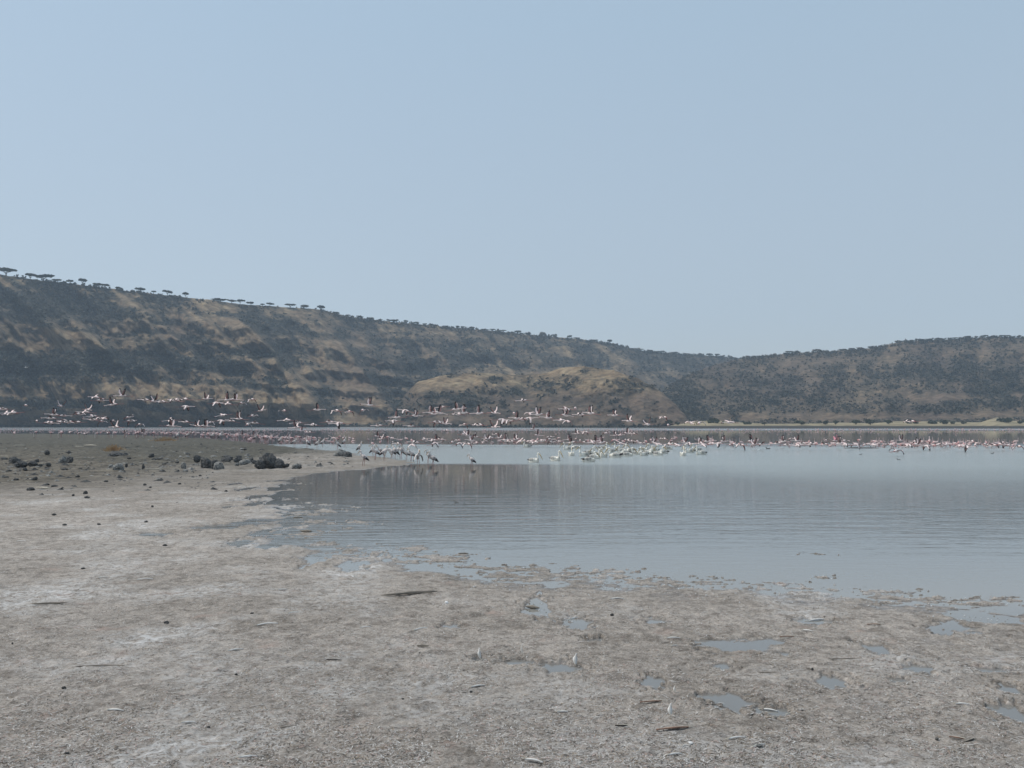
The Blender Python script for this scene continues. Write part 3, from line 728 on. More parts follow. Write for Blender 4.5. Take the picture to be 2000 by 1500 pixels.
def plant_trees(lst, hl, zonef, group):
    cnt = {}
    for i, (px, py, w) in enumerate(lst):
        x, y, z = ridge_depth(hl, px)
        x = float(at_y(px, py, y)[0])
        top = float(at_y(px, py, y)[2])
        ht = max(top - z + .4, 1.7) * 1.28
        wm_ = w * y / F
        zn = zonef(px); bare = px in BAREX
        key = (zn, bare); cnt[key] = cnt.get(key, 0) + 1
        kind = 'pale leafless tree' if bare else ('broad flat-topped acacia' if w >= 16 else 'small flat-topped acacia')
        cnt[(zn, kind)] = cnt.get((zn, kind), 0) + 1
        lab = f"{ORD[cnt[(zn, kind)] - 1]} {kind} from left {zn}"
        tm, cm = BARE if bare else AC[(i * 5 + 2) % 9]
        o = thing('acacia_tree' if not bare else 'bare_tree', lab, 'tree', group, (x, y, z - .3 - (.28 * ht if px > 640 else .06 * ht)), random.uniform(0, 6.28), 1, [('trunk', tm), ('crown', cm)])
        o.scale = (wm_ / 1.35 * random.uniform(.85, 1.2), wm_ / 1.35, ht * random.uniform(.82, 1.2)); o.rotation_euler[1] = random.uniform(-.06, .06)
plant_trees(sky_trees, hillL, lambda p: 'on the high left rim' if p < 300 else 'on the rim above the long spur' if p < 640 else 'along the sloping middle rim' if p < 900 else 'on the rim above the knoll' if p < 1200 else 'where the left rim runs out low',
            'acacia trees along the crater rim')
plant_trees(right_trees, hillR, lambda p: 'on the left slope of the right hill' if p < 1700 else 'on top of the right hill', 'trees on the right hill skyline')

# shore bushes on the far bank
shore_bush = [(1305, 829, 15, 9), (1325, 830, 10, 6), (1395, 829, 20, 14), (1411, 831, 9, 8), (1459, 829, 12, 5), (1493, 829, 8, 5), (1565, 829, 18, 8), (1612, 829, 14, 8), (1632, 829, 12, 9), (1672, 828, 16, 9), (1700, 829, 22, 10), (1735, 828, 12, 8), (1772, 829, 14, 11), (1790, 829, 12, 8),
              (1822, 829, 16, 9), (1848, 829, 18, 9), (1880, 828, 12, 6), (1965, 827, 22, 12), (1992, 828, 12, 7)]
for i, (px, py, w, h) in enumerate(shore_bush):
    Yd = 372.0
    x, y, z = (float(v) for v in at_y(px, py, Yd))
    W = w * Yd / F; Hh = h * Yd / F
    k = 7
    C = np.stack([RNG.normal(size=k) * W * .22, RNG.normal(size=k) * W * .2, Hh * (.35 + .35 * RNG.random(k))], 1)
    q, f = leaf_cluster(C, np.full(k, .26 * W), 22, min(.9, Hh / W), 600 + i)
    t = MB()
    for a in range(3):
        ang = a * 2.1 + i; t.loft([(0, 0, -.8), (.05 * W * math.cos(ang), .05 * W * math.sin(ang), Hh * .2), (.25 * W * math.cos(ang), .25 * W * math.sin(ang), Hh * .6)], [.12, .09, .03], M['bark'], 5)
    big_ = 'tall' if h >= 9 else 'low'
    cntb = sum(1 for b in shore_bush[:i] if (b[3] >= 9) == (h >= 9)); 
    thing('shore_bush', f"{big_} dark bush on the tan far bank, {ORD[cntb]} {big_} one from left", 'bush', 'bushes on the far grassy bank', (x, y, z), 0, 1, [('stem', t.mesh('stem')), ('foliage', mesh_np('foliage', q, f, [M['leaf']]))])
# ------------------------------------------------------------------ haze in the air over the lake
hz = bpy.data.materials.new('hazy_air'); hz.use_nodes = True
hn = hz.node_tree.nodes; hl_ = hz.node_tree.links
for n in list(hn): hn.remove(n)
ho = hn.new('ShaderNodeOutputMaterial'); pv = hn.new('ShaderNodeVolumePrincipled')
pv.inputs['Color'].default_value = (.64, .79, .95, 1); pv.inputs['Density'].default_value = HAZE; pv.inputs['Anisotropy'].default_value = .25
hl_.new(pv.outputs[0], ho.inputs['Volume'])
bx = [(x, y, z) for z in (-3.0, 175.0) for y in (-60.0, 1400.0) for x in (-1850.0, 1850.0)]
hf = np.array([(0, 2, 3, 1), (4, 5, 7, 6), (0, 1, 5, 4), (2, 6, 7, 3), (0, 4, 6, 2), (1, 3, 7, 5)])
link('haze', mesh_np('haze', np.array(bx), hf, [hz]), kind='stuff', label='thin blue haze hanging in the air over the lake and hills', category='haze')
#@@BIRDS@@
# ------------------------------------------------------------------ BIRD MESHES (metres, facing +X)
def flamingo_body_flying():
    b = MB()
    pts = [(-.34, 0, .0), (-.26, 0, .01), (-.12, 0, .015), (.04, 0, .0), (.16, 0, -.02), (.24, 0, -.01), (.36, 0, .015), (.52, 0, .0), (.62, 0, -.01), (.665, 0, -.005), (.70, 0, -.02), (.735, 0, -.05), (.745, 0, -.085)]
    rad = [.008, (.045, .035), (.085, .075), (.095, .09), (.065, .065), .030, .020, .018, .020, .030, .026, .016, .004]
    ms = [M['flam_pink']] + [M['flam_white']] * 3 + [M['flam_white']] * 5 + [M['flam_pink'], M['dark_bill'], M['dark_bill']]
    b.loft(pts, rad, M['flam_white'], 8, mseg=ms)
    for s in (-1, 1):
        b.loft([(-.10, .03 * s, -.03), (-.34, .025 * s, -.03), (-.60, .02 * s, -.04), (-.74, .03 * s, -.035), (-.82, .04 * s, -.03)], [.022, .012, .010, .014, .004], M['leg_pink'], 5)
    return b.mesh('body')

POSES = {'arched': [26, 8, -22, -48, -66], 'lowered': [-8, -34, -52, -62, -70], 'raised': [38, 56, 64, 68, 72], 'upswept': [58, 74, 80, 84, 86], 'spread': [12, 9, 2, -8, -16]}
def wing_mesh(pose, side, pink=False):
    b = MB()
    b.wing(side, POSES[pose], .56, .21, M['flam_hot'] if pink else M['flam_white'], M['black_feather'] if not pink else M['flam_hot'], M['under'], root=(.02, .05, .045))
    return b.mesh('wing', False)
FB = flamingo_body_flying()
FW = {p: (wing_mesh(p, 1), wing_mesh(p, -1)) for p in POSES}

def flamingo_standing(style):
    b = MB(); z = .72 if style != 'floating' else .14
    pts = [(-.30, 0, z - .06), (-.20, 0, z - .01), (-.05, 0, z + .03), (.08, 0, z + .04), (.17, 0, z + .04)]
    rad = [.01, (.07, .06), (.11, .105), (.10, .10), (.06, .06)]
    if style == 'feeding':
        nk = [(.25, 0, z - .02), (.31, 0, z - .18), (.30, 0, z - .36), (.27, 0, z - .52), (.24, 0, z - .62), (.20, 0, z - .68), (.15, 0, z - .69)]
    elif style == 'running':
        nk = [(.27, 0, z + .12), (.36, 0, z + .22), (.48, 0, z + .28), (.60, 0, z + .32), (.66, 0, z + .33), (.70, 0, z + .31), (.73, 0, z + .25)]
    else:
        nk = [(.24, 0, z + .10), (.24, 0, z + .22), (.20, 0, z + .34), (.21, 0, z + .46), (.25, 0, z + .50), (.30, 0, z + .48), (.32, 0, z + .41)]
    b.loft(pts + nk, rad + [.028, .020, .018, .019, .030, .024, .006], M['flam_dull'], 8, mseg=[M['flam_pink'], M['flam_dull'], M['flam_dull'], M['flam_dull']] + [M['flam_dull']] * 5 + [M['dark_bill']] * 2)
    if style != 'floating':
        for s in (-1, 1):
            k = .05 * s if style != 'running' else .16 * s
            b.loft([(-.02, .035 * s, z - .05), (k * .4, .035 * s, z - .32), (k - .03, .035 * s, z - .36), (k, .035 * s, .0), (k + .06, .035 * s, -.02)], [.024, .011, .014, .009, .006], M['leg_pink'], 5)
    return b.mesh('body')
FS = {k: flamingo_standing(k) for k in ('alert', 'feeding', 'running', 'floating')}
def folded_wing(side, z, L=.40, hgt=.085, y=.085, col='flam_pink', tip='black_feather', x0=.14):
    b = MB()
    P = [(x0, y * side * .7, z + .03), (x0 - .3 * L, y * side * 1.05, z + .035), (x0 - .65 * L, y * side, z), (x0 - .9 * L, y * side * .7, z - .045), (x0 - 1.1 * L, y * side * .4, z - .08)]
    b.loft(P, [(.01, .02), (.028, hgt), (.028, hgt * .85), (.018, hgt * .5), (.004, .01)], M[col], 8, mseg=[M[col], M[col], M[tip], M[tip]])
    return b.mesh('wing')
FFOLD = {k: (folded_wing(1, z), folded_wing(-1, z)) for k, z in (('stand', .74), ('floating', .16))}

def merge_parts(parts, name):
    """one mesh of several part meshes, for birds too small to show parts"""
    b = MB()
    for me in parts:
        base = len(b.v); b.v += [v.co.copy() for v in me.vertices]
        for p in me.polygons:
            b.f.append(tuple(base + i for i in p.vertices)); b.m.append(b.mi(me.materials[p.material_index]))
    return b.mesh(name, True)

# traced flying flamingos: photo px of the body, pose letter (a arched, l lowered, r raised, u upswept, s spread)
flying = """51,792,l 5,799,s 119,793,r 14,807,s 24,807,s 106,810,r 100,817,s 72,822,s 96,826,a 119,824,a 136,824,a 150,825,s 124,812,s 155,809,a 167,805,s 171,800,r 187,776,s 197,782,a 221,790,r 239,773,r
181,813,a 181,820,s 199,818,a 199,823,l 222,822,l 226,834,r 251,815,a 254,822,l 273,829,l 284,781,s 301,784,r 317,785,a 343,782,a 360,780,s 363,794,l 334,821,s 334,832,r 362,824,s 386,832,r 401,832,r
411,825,l 402,779,r 422,787,l 445,781,r 445,789,s 459,780,r 472,787,l 492,780,l 436,811,s 432,822,l 453,822,s 467,818,u 494,812,a 484,829,l 497,826,s 509,802,r 555,802,a 619,800,r 657,802,l 681,804,a
709,801,l 722,791,u 792,802,l 811,812,r 769,822,l 775,815,u 842,805,u 848,808,r 857,806,u 862,795,s 891,799,r 895,809,s 906,806,u 936,807,u 965,806,r 852,824,l 869,827,r 906,829,l 936,830,a 871,841,a 965,834,r
662,827,l 612,830,a 560,821,s 644,824,s 582,826,s 579,835,r 589,841,u 604,844,a 802,832,s 739,831,s 1022,782,a 981,820,l 994,822,l 1004,807,u 1010,817,r 1020,819,a 1035,808,a 1034,817,l 1052,809,r 1071,816,r
1107,799,a 1124,797,a 1104,811,r 1097,821,s 1109,823,l 1134,810,a 1154,807,u 1201,811,r 1229,822,r 1266,829,r 1297,815,l 1305,830,a 1349,826,a 1366,826,a 1425,825,s 1041,838,u 1050,850,u 1086,849,a 1072,854,a
1127,847,r 1144,844,l 1185,846,u 1202,850,r 1210,850,u 1225,846,u 1237,847,a 1297,857,u 1780,823,a 1751,881,a 1613,860,a 1546,857,s 1557,861,r""".split()
low = """749,850,a 737,852,r 755,855,s 765,856,a 744,857,r 776,866,a 811,864,a 806,869,l 829,858,s 845,860,a 849,866,l 853,859,r 860,858,s 891,860,a 884,863,a 897,866,l 907,847,u 914,850,r 929,853,r 914,867,l 921,860,r 930,865,a
951,857,r 958,855,a 946,860,a 968,848,a 976,855,r 998,862,a 988,859,u 1008,858,r 1015,862,u 1024,860,a 1035,862,a 1046,864,s 1060,861,u 1074,858,l 1078,863,a 1090,862,u 1112,858,u 1116,864,r 1133,860,a 1145,864,s
1157,863,u 1163,862,u 1176,864,u 1212,866,s 1222,859,a 1231,861,a 1245,862,a 1252,866,s 1272,860,l 1277,864,r 1285,868,s 1306,868,a 1323,870,s 1338,864,r 1345,867,a 1368,866,r 1374,869,u 1382,862,r 1390,867,s
1404,866,l 1413,862,r 1426,869,l 1434,867,u 1448,869,l 1467,861,u 1473,868,r 1488,868,s 1518,866,u 1530,862,u 1538,869,s 1559,870,a 1567,866,s 1584,868,a 1610,868,s 1640,866,u 1652,869,a 1672,868,l 1690,869,a 1708,870,s
1740,869,l 1760,860,u 1775,871,a 1789,862,u 1792,868,r 1810,871,l 1835,869,s 1849,868,s 1874,871,l 1886,872,l 1898,862,u 1905,869,a 1925,868,s 1940,870,a 1958,868,a 1972,870,s 1990,872,l 1650,861,s""".split()
PN = {'a': 'arched', 'l': 'lowered', 'r': 'raised', 'u': 'upswept', 's': 'spread'}
PW = {'a': 'arched-wing', 'l': 'lowered-wing', 'r': 'raised-wing', 'u': 'upright-wing', 's': 'spread-wing'}
def parse(L):
    out = []
    for t in L:
        a, b_, c = t.split(','); out.append((float(a), float(b_), c))
    return out
FL = parse(flying); LO = parse(low)
r = random.Random(5)
birds_rec = []      # (px, zone, posekey, callable)
def zone_fly(px, py):
    if py < 840:
        if px < 160: return 'over the far left mud'
        if px < 330: return 'above the orange grass tuft'
        if px < 520: return 'below the terraced cliffs'
        if px < 730: return 'over the foot of the long spur'
        if px < 950: return 'above the wading storks'
        if px < 1180: return 'before the knoll'
        return 'near the tan far bank'
    if px < 900: return 'low behind the wading storks'
    if px < 1040: return 'low behind the lone stork'
    if px < 1200: return 'low behind the first pelicans'
    if px < 1330: return 'low behind the pelican raft'
    if px < 1500: return 'low, right of the pelicans'
    if px < 1700: return 'low, left of the dark bar'
    return 'low at the right edge flock'
allfly = [(px, py, p, False) for px, py, p in FL] + [(px, py, p, False) for px, py, p in LO] + [(1632, 861, 'r', True)]
allfly = [(a_, b_, ('a' if r.random() < .6 else 's') if (p_ == 'u' and a_ > 640 and r.random() < .5) else p_, h_) for a_, b_, p_, h_ in allfly]
allfly.sort()
cnt = {}
PKW = (wing_mesh('raised', 1, True), wing_mesh('raised', -1, True))
for px, py, p, hot in allfly:
    z = zone_fly(px, py); key = (z, p)
    cnt[key] = cnt.get(key, 0) + 1
    Y = (r.uniform(72, 88) if py < 840 else r.uniform(84, 98))
    sz = r.uniform(.92, 1.08)
    if hot: lab = 'bright rosy flamingo lifting off with raised wings above the pale birds at right'
    elif (px, py) == (1022, 782): lab = 'highest flying flamingo over the middle of the lake, wings arched, in front of the knoll'
    elif (px, py) == (1780, 823): lab = 'lone flamingo flying past the tan bank near the right edge'
    elif (px, py) == (1751, 881): lab = 'lone flamingo gliding low over open water in front of the right flock'
    else: lab = f"{ORD[cnt[key] - 1]} {PW[p]} flying flamingo from left {z}"
    if py >= 838 and not hot:
        _, yy = on_z(px, py + 9); Y = min(float(yy), 100) if py < 875 else float(yy) * 1.0
        Y = min(Y, 98) * r.uniform(.95, 1.0)
    x, y, zz = (float(v) for v in at_y(px, py, Y))
    left = r.random() < .66
    hd = math.pi + r.gauss(0, .45) if left else r.gauss(0, .45)
    if p in 'al' and r.random() < .55: hd = (math.pi / 2 if r.random() < .7 else -math.pi / 2) + r.gauss(0, .55)
    wm_ = PKW if hot else FW[PN[p]]
    thing('flying_flamingo', lab, 'flamingo', 'flamingos in flight', (x, y, zz), hd, sz * (1.2 if py < 838 else 1.02), [('body', FB), ('wing', wm_[0]), ('wing', wm_[1])], tilt=(r.gauss(0, .18), r.gauss(0, .08)))

# ---------------- flamingos on foot or afloat
stand = []
for k in range(16):
    px = 30 + 31 * k + r.uniform(-14, 14); stand.append((px, 853 + .010 * (px - 30) + r.uniform(-2.5, 3), r.choice(['alert', 'feeding', 'feeding', 'running'])))
for k in range(26):
    px = r.gauss(360, 95); px = min(max(px, 130), 520); stand.append((px, 856 + .014 * max(px - 160, 0) + r.uniform(-3, 3), r.choice(['alert', 'feeding', 'running', 'running'])))
for k in range(22):
    px = r.uniform(500, 760); stand.append((px, 864 + r.uniform(-2, 5), r.choice(['alert', 'running', 'running', 'feeding'])))
ns_all = 300 - len(allfly) - len(stand)
for k in range(max(ns_all, 0)):
    px = r.uniform(1420, 2005); stand.append((px, 873 + .006 * (px - 1420) + r.uniform(-3.5, 3.5), r.choice(['alert', 'floating', 'floating', 'running'])))
stand.sort(); cnt = {}
def zone_st(px):
    if px < 160: return 'on the far left mud'
    if px < 290: return 'behind the orange grass tuft'
    if px < 400: return 'behind the big dark stones'
    if px < 520: return 'behind the stone line'
    if px < 640: return 'at the root of the spit'
    if px < 800: return 'behind the wading storks'
    if px < 1560: return 'in the water right of the pelicans'
    if px < 1700: return 'in the water beside the dark bar'
    if px < 1850: return 'right of the dark bar'
    return 'in the flock at the right edge'
SW = {'alert': 'upright pale flamingo', 'feeding': 'head-down feeding flamingo', 'running': 'wing-spread running flamingo', 'floating': 'swimming pale flamingo'}
for px, py, st in stand:
    z = zone_st(px); cnt[(z, st)] = cnt.get((z, st), 0) + 1
    x, y = (float(v) for v in on_z(px, py, .0))
    y_ = min(y, 115.0); x *= y_ / y; y = y_
    gz = max(ground_z(x, y), -.15) if px < 800 else -.10
    if st == 'floating': gz = -.02
    hd = (math.pi if r.random() < .6 else 0) + r.gauss(0, .6)
    if st == 'running': parts = [('body', FS['running'])]; w = FW[r.choice(['raised', 'spread', 'upswept', 'arched'])]
    else: parts = [('body', FS[st])]; w = FFOLD['stand' if st != 'floating' else 'floating']
    o = thing('flamingo', f"{ORD[cnt[(z, st)] - 1]} {SW[st]} from left {z}", 'flamingo', 'flamingos on the shore and in the shallows', (x, y, gz), hd, r.uniform(.9, 1.05), parts)
    for q in w:
        c = bpy.data.objects.new('wing', q); COL.objects.link(c); c.parent = o
        if st == 'running': c.location = (0, 0, .70)

# ---------------- the flock beyond: thousands, too many and too small to count
def low_bird(mats_):
    b = MB()
    b.loft([(-.28, 0, .66), (-.1, 0, .74), (.1, 0, .76), (.2, 0, .80), (.24, 0, 1.0), (.22, 0, 1.15), (.32, 0, 1.12)], [.01, (.11, .1), (.11, .1), .05, .02, .025, .006], M['flam_dull'], 5, mseg=[M['flam_pink']] + [M['flam_dull']] * 4 + [M['dark_bill']])
    b.loft([(0, .03, .7), (0, .03, -.05)], [.018, .012], M['leg_pink'], 4)
    return b
lb = low_bird(None)
LBV = np.array([tuple(v) for v in lb.v])
quads = [(f, m) for f, m in zip(lb.f, lb.m)]
def flock(name, pos, label, scale=(.9, 1.1), seed=1):
    rr_ = np.random.default_rng(seed); n = len(pos)
    a = rr_.random(n) * 6.28; sc_ = rr_.uniform(*scale, n)
    c, s = np.cos(a), np.sin(a)
    V = np.empty((n, len(LBV), 3))
    V[:, :, 0] = (LBV[None, :, 0] * c[:, None] - LBV[None, :, 1] * s[:, None]) * sc_[:, None] + pos[:, 0:1]
    V[:, :, 1] = (LBV[None, :, 0] * s[:, None] + LBV[None, :, 1] * c[:, None]) * sc_[:, None] + pos[:, 1:2]
    V[:, :, 2] = LBV[None, :, 2] * sc_[:, None] + pos[:, 2:3]
    q4 = [(f, m) for f, m in quads if len(f) == 4]
    Fq = np.array([f for f, m in q4]); mi = np.array([m for f, m in q4])
    Fa = (Fq[None] + (np.arange(n) * len(LBV))[:, None, None]).reshape(-1, 4)
    me = mesh_np(name, V.reshape(-1, 3), Fa, lb.mats, False, mi=np.tile(mi, n))
    link(name, me, kind='stuff', label=label, category='flock')
P = []
for k in range(1000):
    px = r.uniform(-60, 2060); py = 840.6 + abs(r.gauss(0, 1.4)) + (0 if px > 500 else 0)
    x, y = (float(v) for v in on_z(px, py)); P.append((x, y, -.25 + r.uniform(-.25, .1)))
flock('far_flamingo_flock', np.array(P), 'countless tiny pinkish flamingos wading in a band along the far water', scale=(.65, .95), seed=3)
P = []
for k in range(230):
    px = r.choice([r.uniform(1430, 2040), r.uniform(1000, 2040), r.uniform(480, 1450), r.uniform(1700, 2040)]); py = r.uniform(867, 874) + .004 * max(px - 1400, 0)
    if px < 1400: py = r.uniform(860, 869)
    x, y = (float(v) for v in on_z(px, py)); P.append((x, y, -.48 + r.uniform(-.12, .1)))
for k in range(190):
    px = min(max(r.gauss(420, 130), 120), 690); py = 852 + .012 * max(px - 160, 0) + r.uniform(-4, 4)
    x, y = (float(v) for v in on_z(px, py)); P.append((x, y, ground_z(x, y) + r.uniform(-.25, 0)))
flock('dense_flamingo_flock', np.array(P), 'dense mass of pale pink flamingos crowded behind the nearer birds', seed=4)

# ---------------- pelicans
def pelican(neck):
    b = MB()
    pts = [(-.62, 0, .16), (-.50, 0, .13), (-.30, 0, .10), (0, 0, .08), (.25, 0, .10), (.40, 0, .17)]
    rad = [.015, (.09, .07), (.20, .16), (.25, .20), (.20, .18), (.12, .12)]
    if neck == 'tall': nk = [(.48, 0, .30), (.47, 0, .41), (.42, 0, .52), (.41, 0, .60), (.47, 0, .66), (.57, 0, .63)]
    else: nk = [(.44, 0, .30), (.40, 0, .40), (.36, 0, .50), (.37, 0, .58), (.44, 0, .62), (.54, 0, .59)]
    b.loft(pts + nk, rad + [.065, .05, .045, .05, .062, .035], M['pelican'], 10)
    body = b.mesh('body')
    h = nk[-1]; c = MB()
    dn = .34 if neck != 'tall' else .20
    c.loft([h, (h[0] + .14, 0, h[2] - dn * .38), (h[0] + .28, 0, h[2] - dn * .85), (h[0] + .36, 0, h[2] - dn * 1.2)], [(.03, .04), (.03, .045), (.022, .025), .006], M['pelican_bill'], 7)
    wings = []
    for s in (1, -1):
        w = MB()
        w.loft([(.26, .15 * s, .17), (.10, .22 * s, .20), (-.15, .21 * s, .20), (-.40, .13 * s, .19), (-.66, .06 * s, .20)], [(.02, .04), (.05, .12), (.05, .12), (.035, .07), (.006, .012)], M['pelican_wing'], 8,
               mseg=[M['pelican'], M['pelican_wing'], M['pelican_wing'], M['black_feather']])
        wings.append(w.mesh('wing'))
    return body, c.mesh('bill'), wings
PEL = {'tall': pelican('tall'), 'tucked': pelican('tucked')}
pels = [(1043, 903, 'R', 't'), (1085, 900, 'R', 't'), (1151, 902, 'R', 't'), (1161, 896, 'R', 't'), (1142, 891, 'L', 'T'), (1167, 891, 'L', 't'), (1179, 893, 'F', 't'), (1153, 886, 'R', 't'), (1116, 890, 'F', 'T'), (1109, 879, 'L', 't'),
        (1030, 874, 'L', 'T'), (1124, 876, 'L', 't'), (1178, 877, 'R', 't'), (1192, 884, 'L', 't'), (1201, 893, 'L', 't'), (1208, 880, 'L', 'T'), (1219, 887, 'L', 't'), (1226, 891, 'R', 't'), (1231, 882, 'L', 't'), (1243, 888, 'R', 't'),
        (1258, 890, 'L', 't'), (1266, 887, 'R', 't'), (1258, 880, 'R', 't'), (1276, 882, 'L', 't'), (1286, 889, 'R', 'T'), (1294, 886, 'L', 't'), (1306, 878, 'R', 't'), (1334, 890, 'F', 'T'), (1347, 884, 'L', 't'), (1360, 881, 'L', 't'), (1369, 888, 'L', 't'), (1215, 883, 'R', 't')]
pels.sort()
for i, (px, py, d, n) in enumerate(pels):
    x, y = (float(v) for v in on_z(px, py))
    bd, bl, wg = PEL['tall' if n == 'T' else 'tucked']
    hd = {'R': -.25, 'L': math.pi + .2, 'F': -math.pi / 2}[d] + r.gauss(0, .3)
    face = {'R': 'facing right', 'L': 'facing left', 'F': 'facing the near shore'}[d]
    sz = r.uniform(.66, .76) * (1.0 if py > 895 else 1.05)
    thing('pelican', f"cream pelican afloat {face}, {ORD[i]} pelican from left", 'pelican', 'pelicans floating together on the lake', (x, y, -.02), hd, sz, [('body', bd), ('bill', bl), ('wing', wg[0]), ('wing', wg[1])]).scale = (sz * .95, sz * 1.05, sz * 1.2)

# ---------------- storks
def stork(pose):
    b = MB(); z = .50
    steep = pose in ('upright', 'drying')
    pts = [(-.26, 0, z - .10), (-.18, 0, z - .03), (-.02, 0, z + .05), (.10, 0, z + .12), (.15, 0, z + .19)] if not steep else [(-.20, 0, z - .16), (-.15, 0, z - .06), (-.04, 0, z + .07), (.06, 0, z + .18), (.09, 0, z + .26)]
    rad = [.012, (.06, .06), (.105, .11), (.10, .10), .06]
    if pose == 'hunched': nk = [(.15, 0, z + .25), (.12, 0, z + .31), (.15, 0, z + .36), (.21, 0, z + .35)]; bill = [(.21, 0, z + .35), (.29, 0, z + .26), (.34, 0, z + .16)]
    elif pose == 'alert': nk = [(.20, 0, z + .28), (.21, 0, z + .38), (.20, 0, z + .46), (.26, 0, z + .47)]; bill = [(.26, 0, z + .47), (.36, 0, z + .40), (.45, 0, z + .30)]
    elif pose == 'feeding': nk = [(.24, 0, z + .18), (.32, 0, z + .08), (.38, 0, z - .04), (.42, 0, z - .10)]; bill = [(.42, 0, z - .10), (.45, 0, z - .22), (.45, 0, z - .36)]
    else: nk = [(.10, 0, z + .33), (.08, 0, z + .39), (.12, 0, z + .43), (.18, 0, z + .41)]; bill = [(.18, 0, z + .41), (.23, 0, z + .31), (.25, 0, z + .20)]
    b.loft(pts + nk, rad + [.042, .034, .045, .025], M['stork'], 9)
    body = b.mesh('body')
    c = MB(); c.loft(bill, [.022, .017, .005], M['stork_bill'], 6)
    wings = []
    for s in (1, -1):
        w = MB()
        if pose == 'drying':
            w.wing(s, [-25, -50, -70, -75, -80], .50, .24, M['stork'], M['black_feather'], M['stork_wing'], root=(-.02, .06, z + .16))
        else:
            dz = .0 if not steep else .03
            w.loft([(.08, .085 * s, z + .12 + dz), (-.02, .115 * s, z + .05 + dz), (-.13, .10 * s, z - .03 - dz), (-.24, .06 * s, z - .12 - 1.5 * dz), (-.31, .03 * s, z - .18 - 2 * dz)], [(.01, .03), (.028, .09), (.028, .08), (.02, .045), (.004, .01)], M['stork_wing'], 8,
                   mseg=[M['stork'], M['stork_wing'], M['black_feather'], M['black_feather']])
        wings.append(w.mesh('wing', pose != 'drying'))
    legs = []
    for s in (1, -1):
        l = MB(); k = .04 * s
        l.loft([(-.03, .04 * s, z - .04), (k - .02, .045 * s, z - .22), (k, .045 * s, z - .24), (k + .01, .045 * s, -.02)], [.026, .012, .014, .009], M['leg_pink'], 6)
        l.loft([(k, .045 * s, .0), (k + .09, .045 * s, -.01)], [.009, .004], M['leg_pink'], 4)
        legs.append(l.mesh('leg'))
    return [('body', body), ('bill', c.mesh('bill')), ('wing', wings[0]), ('wing', wings[1]), ('leg', legs[0]), ('leg', legs[1])]
ST = {p: stork(p) for p in ('hunched', 'alert', 'feeding', 'upright', 'drying')}
stk = [(710, 911, 'hunched', 'L', 1.0, 'stork resting on the sand tip, nearest the waterline, leftmost of the group'),
       (733, 899, 'alert', 'L', 1.05, 'alert stork facing left with long bill out, on the sand tip'),
       (729, 893, 'upright', 'R', .95, 'upright pale stork at the back left of the wading group'),
       (742, 893, 'hunched', 'L', .95, 'second pale stork behind the alert one, head turned left'),
       (750, 902, 'feeding', 'R', 1.0, 'stork bending low with back level in front of the group'),
       (752, 894, 'hunched', 'R', .95, 'hunched stork standing in the middle rear of the wading group'),
       (765, 898, 'feeding', 'L', 1.0, 'dark-backed stork reaching down between the standing ones'),
       (771, 896, 'upright', 'L', 1.1, 'tall stork just right of the dark-backed bending one'),
       (778, 893, 'upright', 'R', 1.0, 'stork standing behind the two tallest of the group'),
       (783, 897, 'upright', 'L', 1.15, 'tallest upright stork of the wading group, rosy about the neck'),
       (794, 899, 'alert', 'L', .85, 'slim stork in shallow water right of the tallest one'),
       (803, 901, 'hunched', 'L', .98, 'stork in water left of the wing-drying one'),
       (817, 908, 'drying', 'R', 1.0, 'stork with wings drooped open to dry, standing in the water'),
       (836, 904, 'upright', 'L', .9, 'stork half hidden behind the one right of the wing-drying stork'),
       (845, 912, 'hunched', 'L', 1.05, 'long-legged stork in water, rightmost of the wading group'),
       (921, 911, 'hunched', 'L', .85, 'lone stork standing by itself in open water right of the group'),
       (347, 862, 'upright', 'R', 1.35, 'grey-winged stork among flamingos far behind the large dark stones'),
       (366, 860, 'hunched', 'R', 1.3, 'grey-winged stork just right of another among the far flamingos'),
       (415, 861, 'hunched', 'R', 1.3, 'grey-winged stork behind the middle of the stone line'),
       (431, 862, 'upright', 'R', 1.35, 'upright grey stork behind the right part of the stone line'),
       (500, 862, 'hunched', 'R', 1.2, 'grey stork above the biggest dark rock at the root of the spit'),
       (547, 872, 'hunched', 'R', 1.15, 'grey stork on the dark mud just right of the biggest rock'),
       (575, 873, 'hunched', 'R', 1.1, 'grey stork on the spit, third of the row from the left'),
       (600, 877, 'upright', 'L', 1.1, 'upright stork on the spit among the crowding flamingos'),
       (620, 876, 'hunched', 'R', 1.05, 'grey stork on the spit, left of the white-topped stone'),
       (630, 872, 'hunched', 'R', 1.0, 'farther grey stork behind the spit, left of the white-topped stone'),
       (659, 880, 'upright', 'L', 1.05, 'dark upright stork standing right behind the white-topped stone'),
       (673, 872, 'upright', 'R', 1.1, 'grey stork in the shallows behind the end of the spit'),
       (703, 885, 'upright', 'R', 1.05, 'upright stork between the white-topped stone and the wading group')]
for px, py, p, d, sz, lab in stk:
    x, y = (float(v) for v in on_z(px, py))
    gz = max(ground_z(x, y) - .01, -.06)
    hd = (math.pi if d == 'L' else 0) + r.gauss(0, .35)
    if p == 'drying': hd = -math.pi / 2 + .5
    thing('stork', lab, 'stork', 'storks along the spit and shallows', (x, y, gz), hd, sz * .88, ST[p])

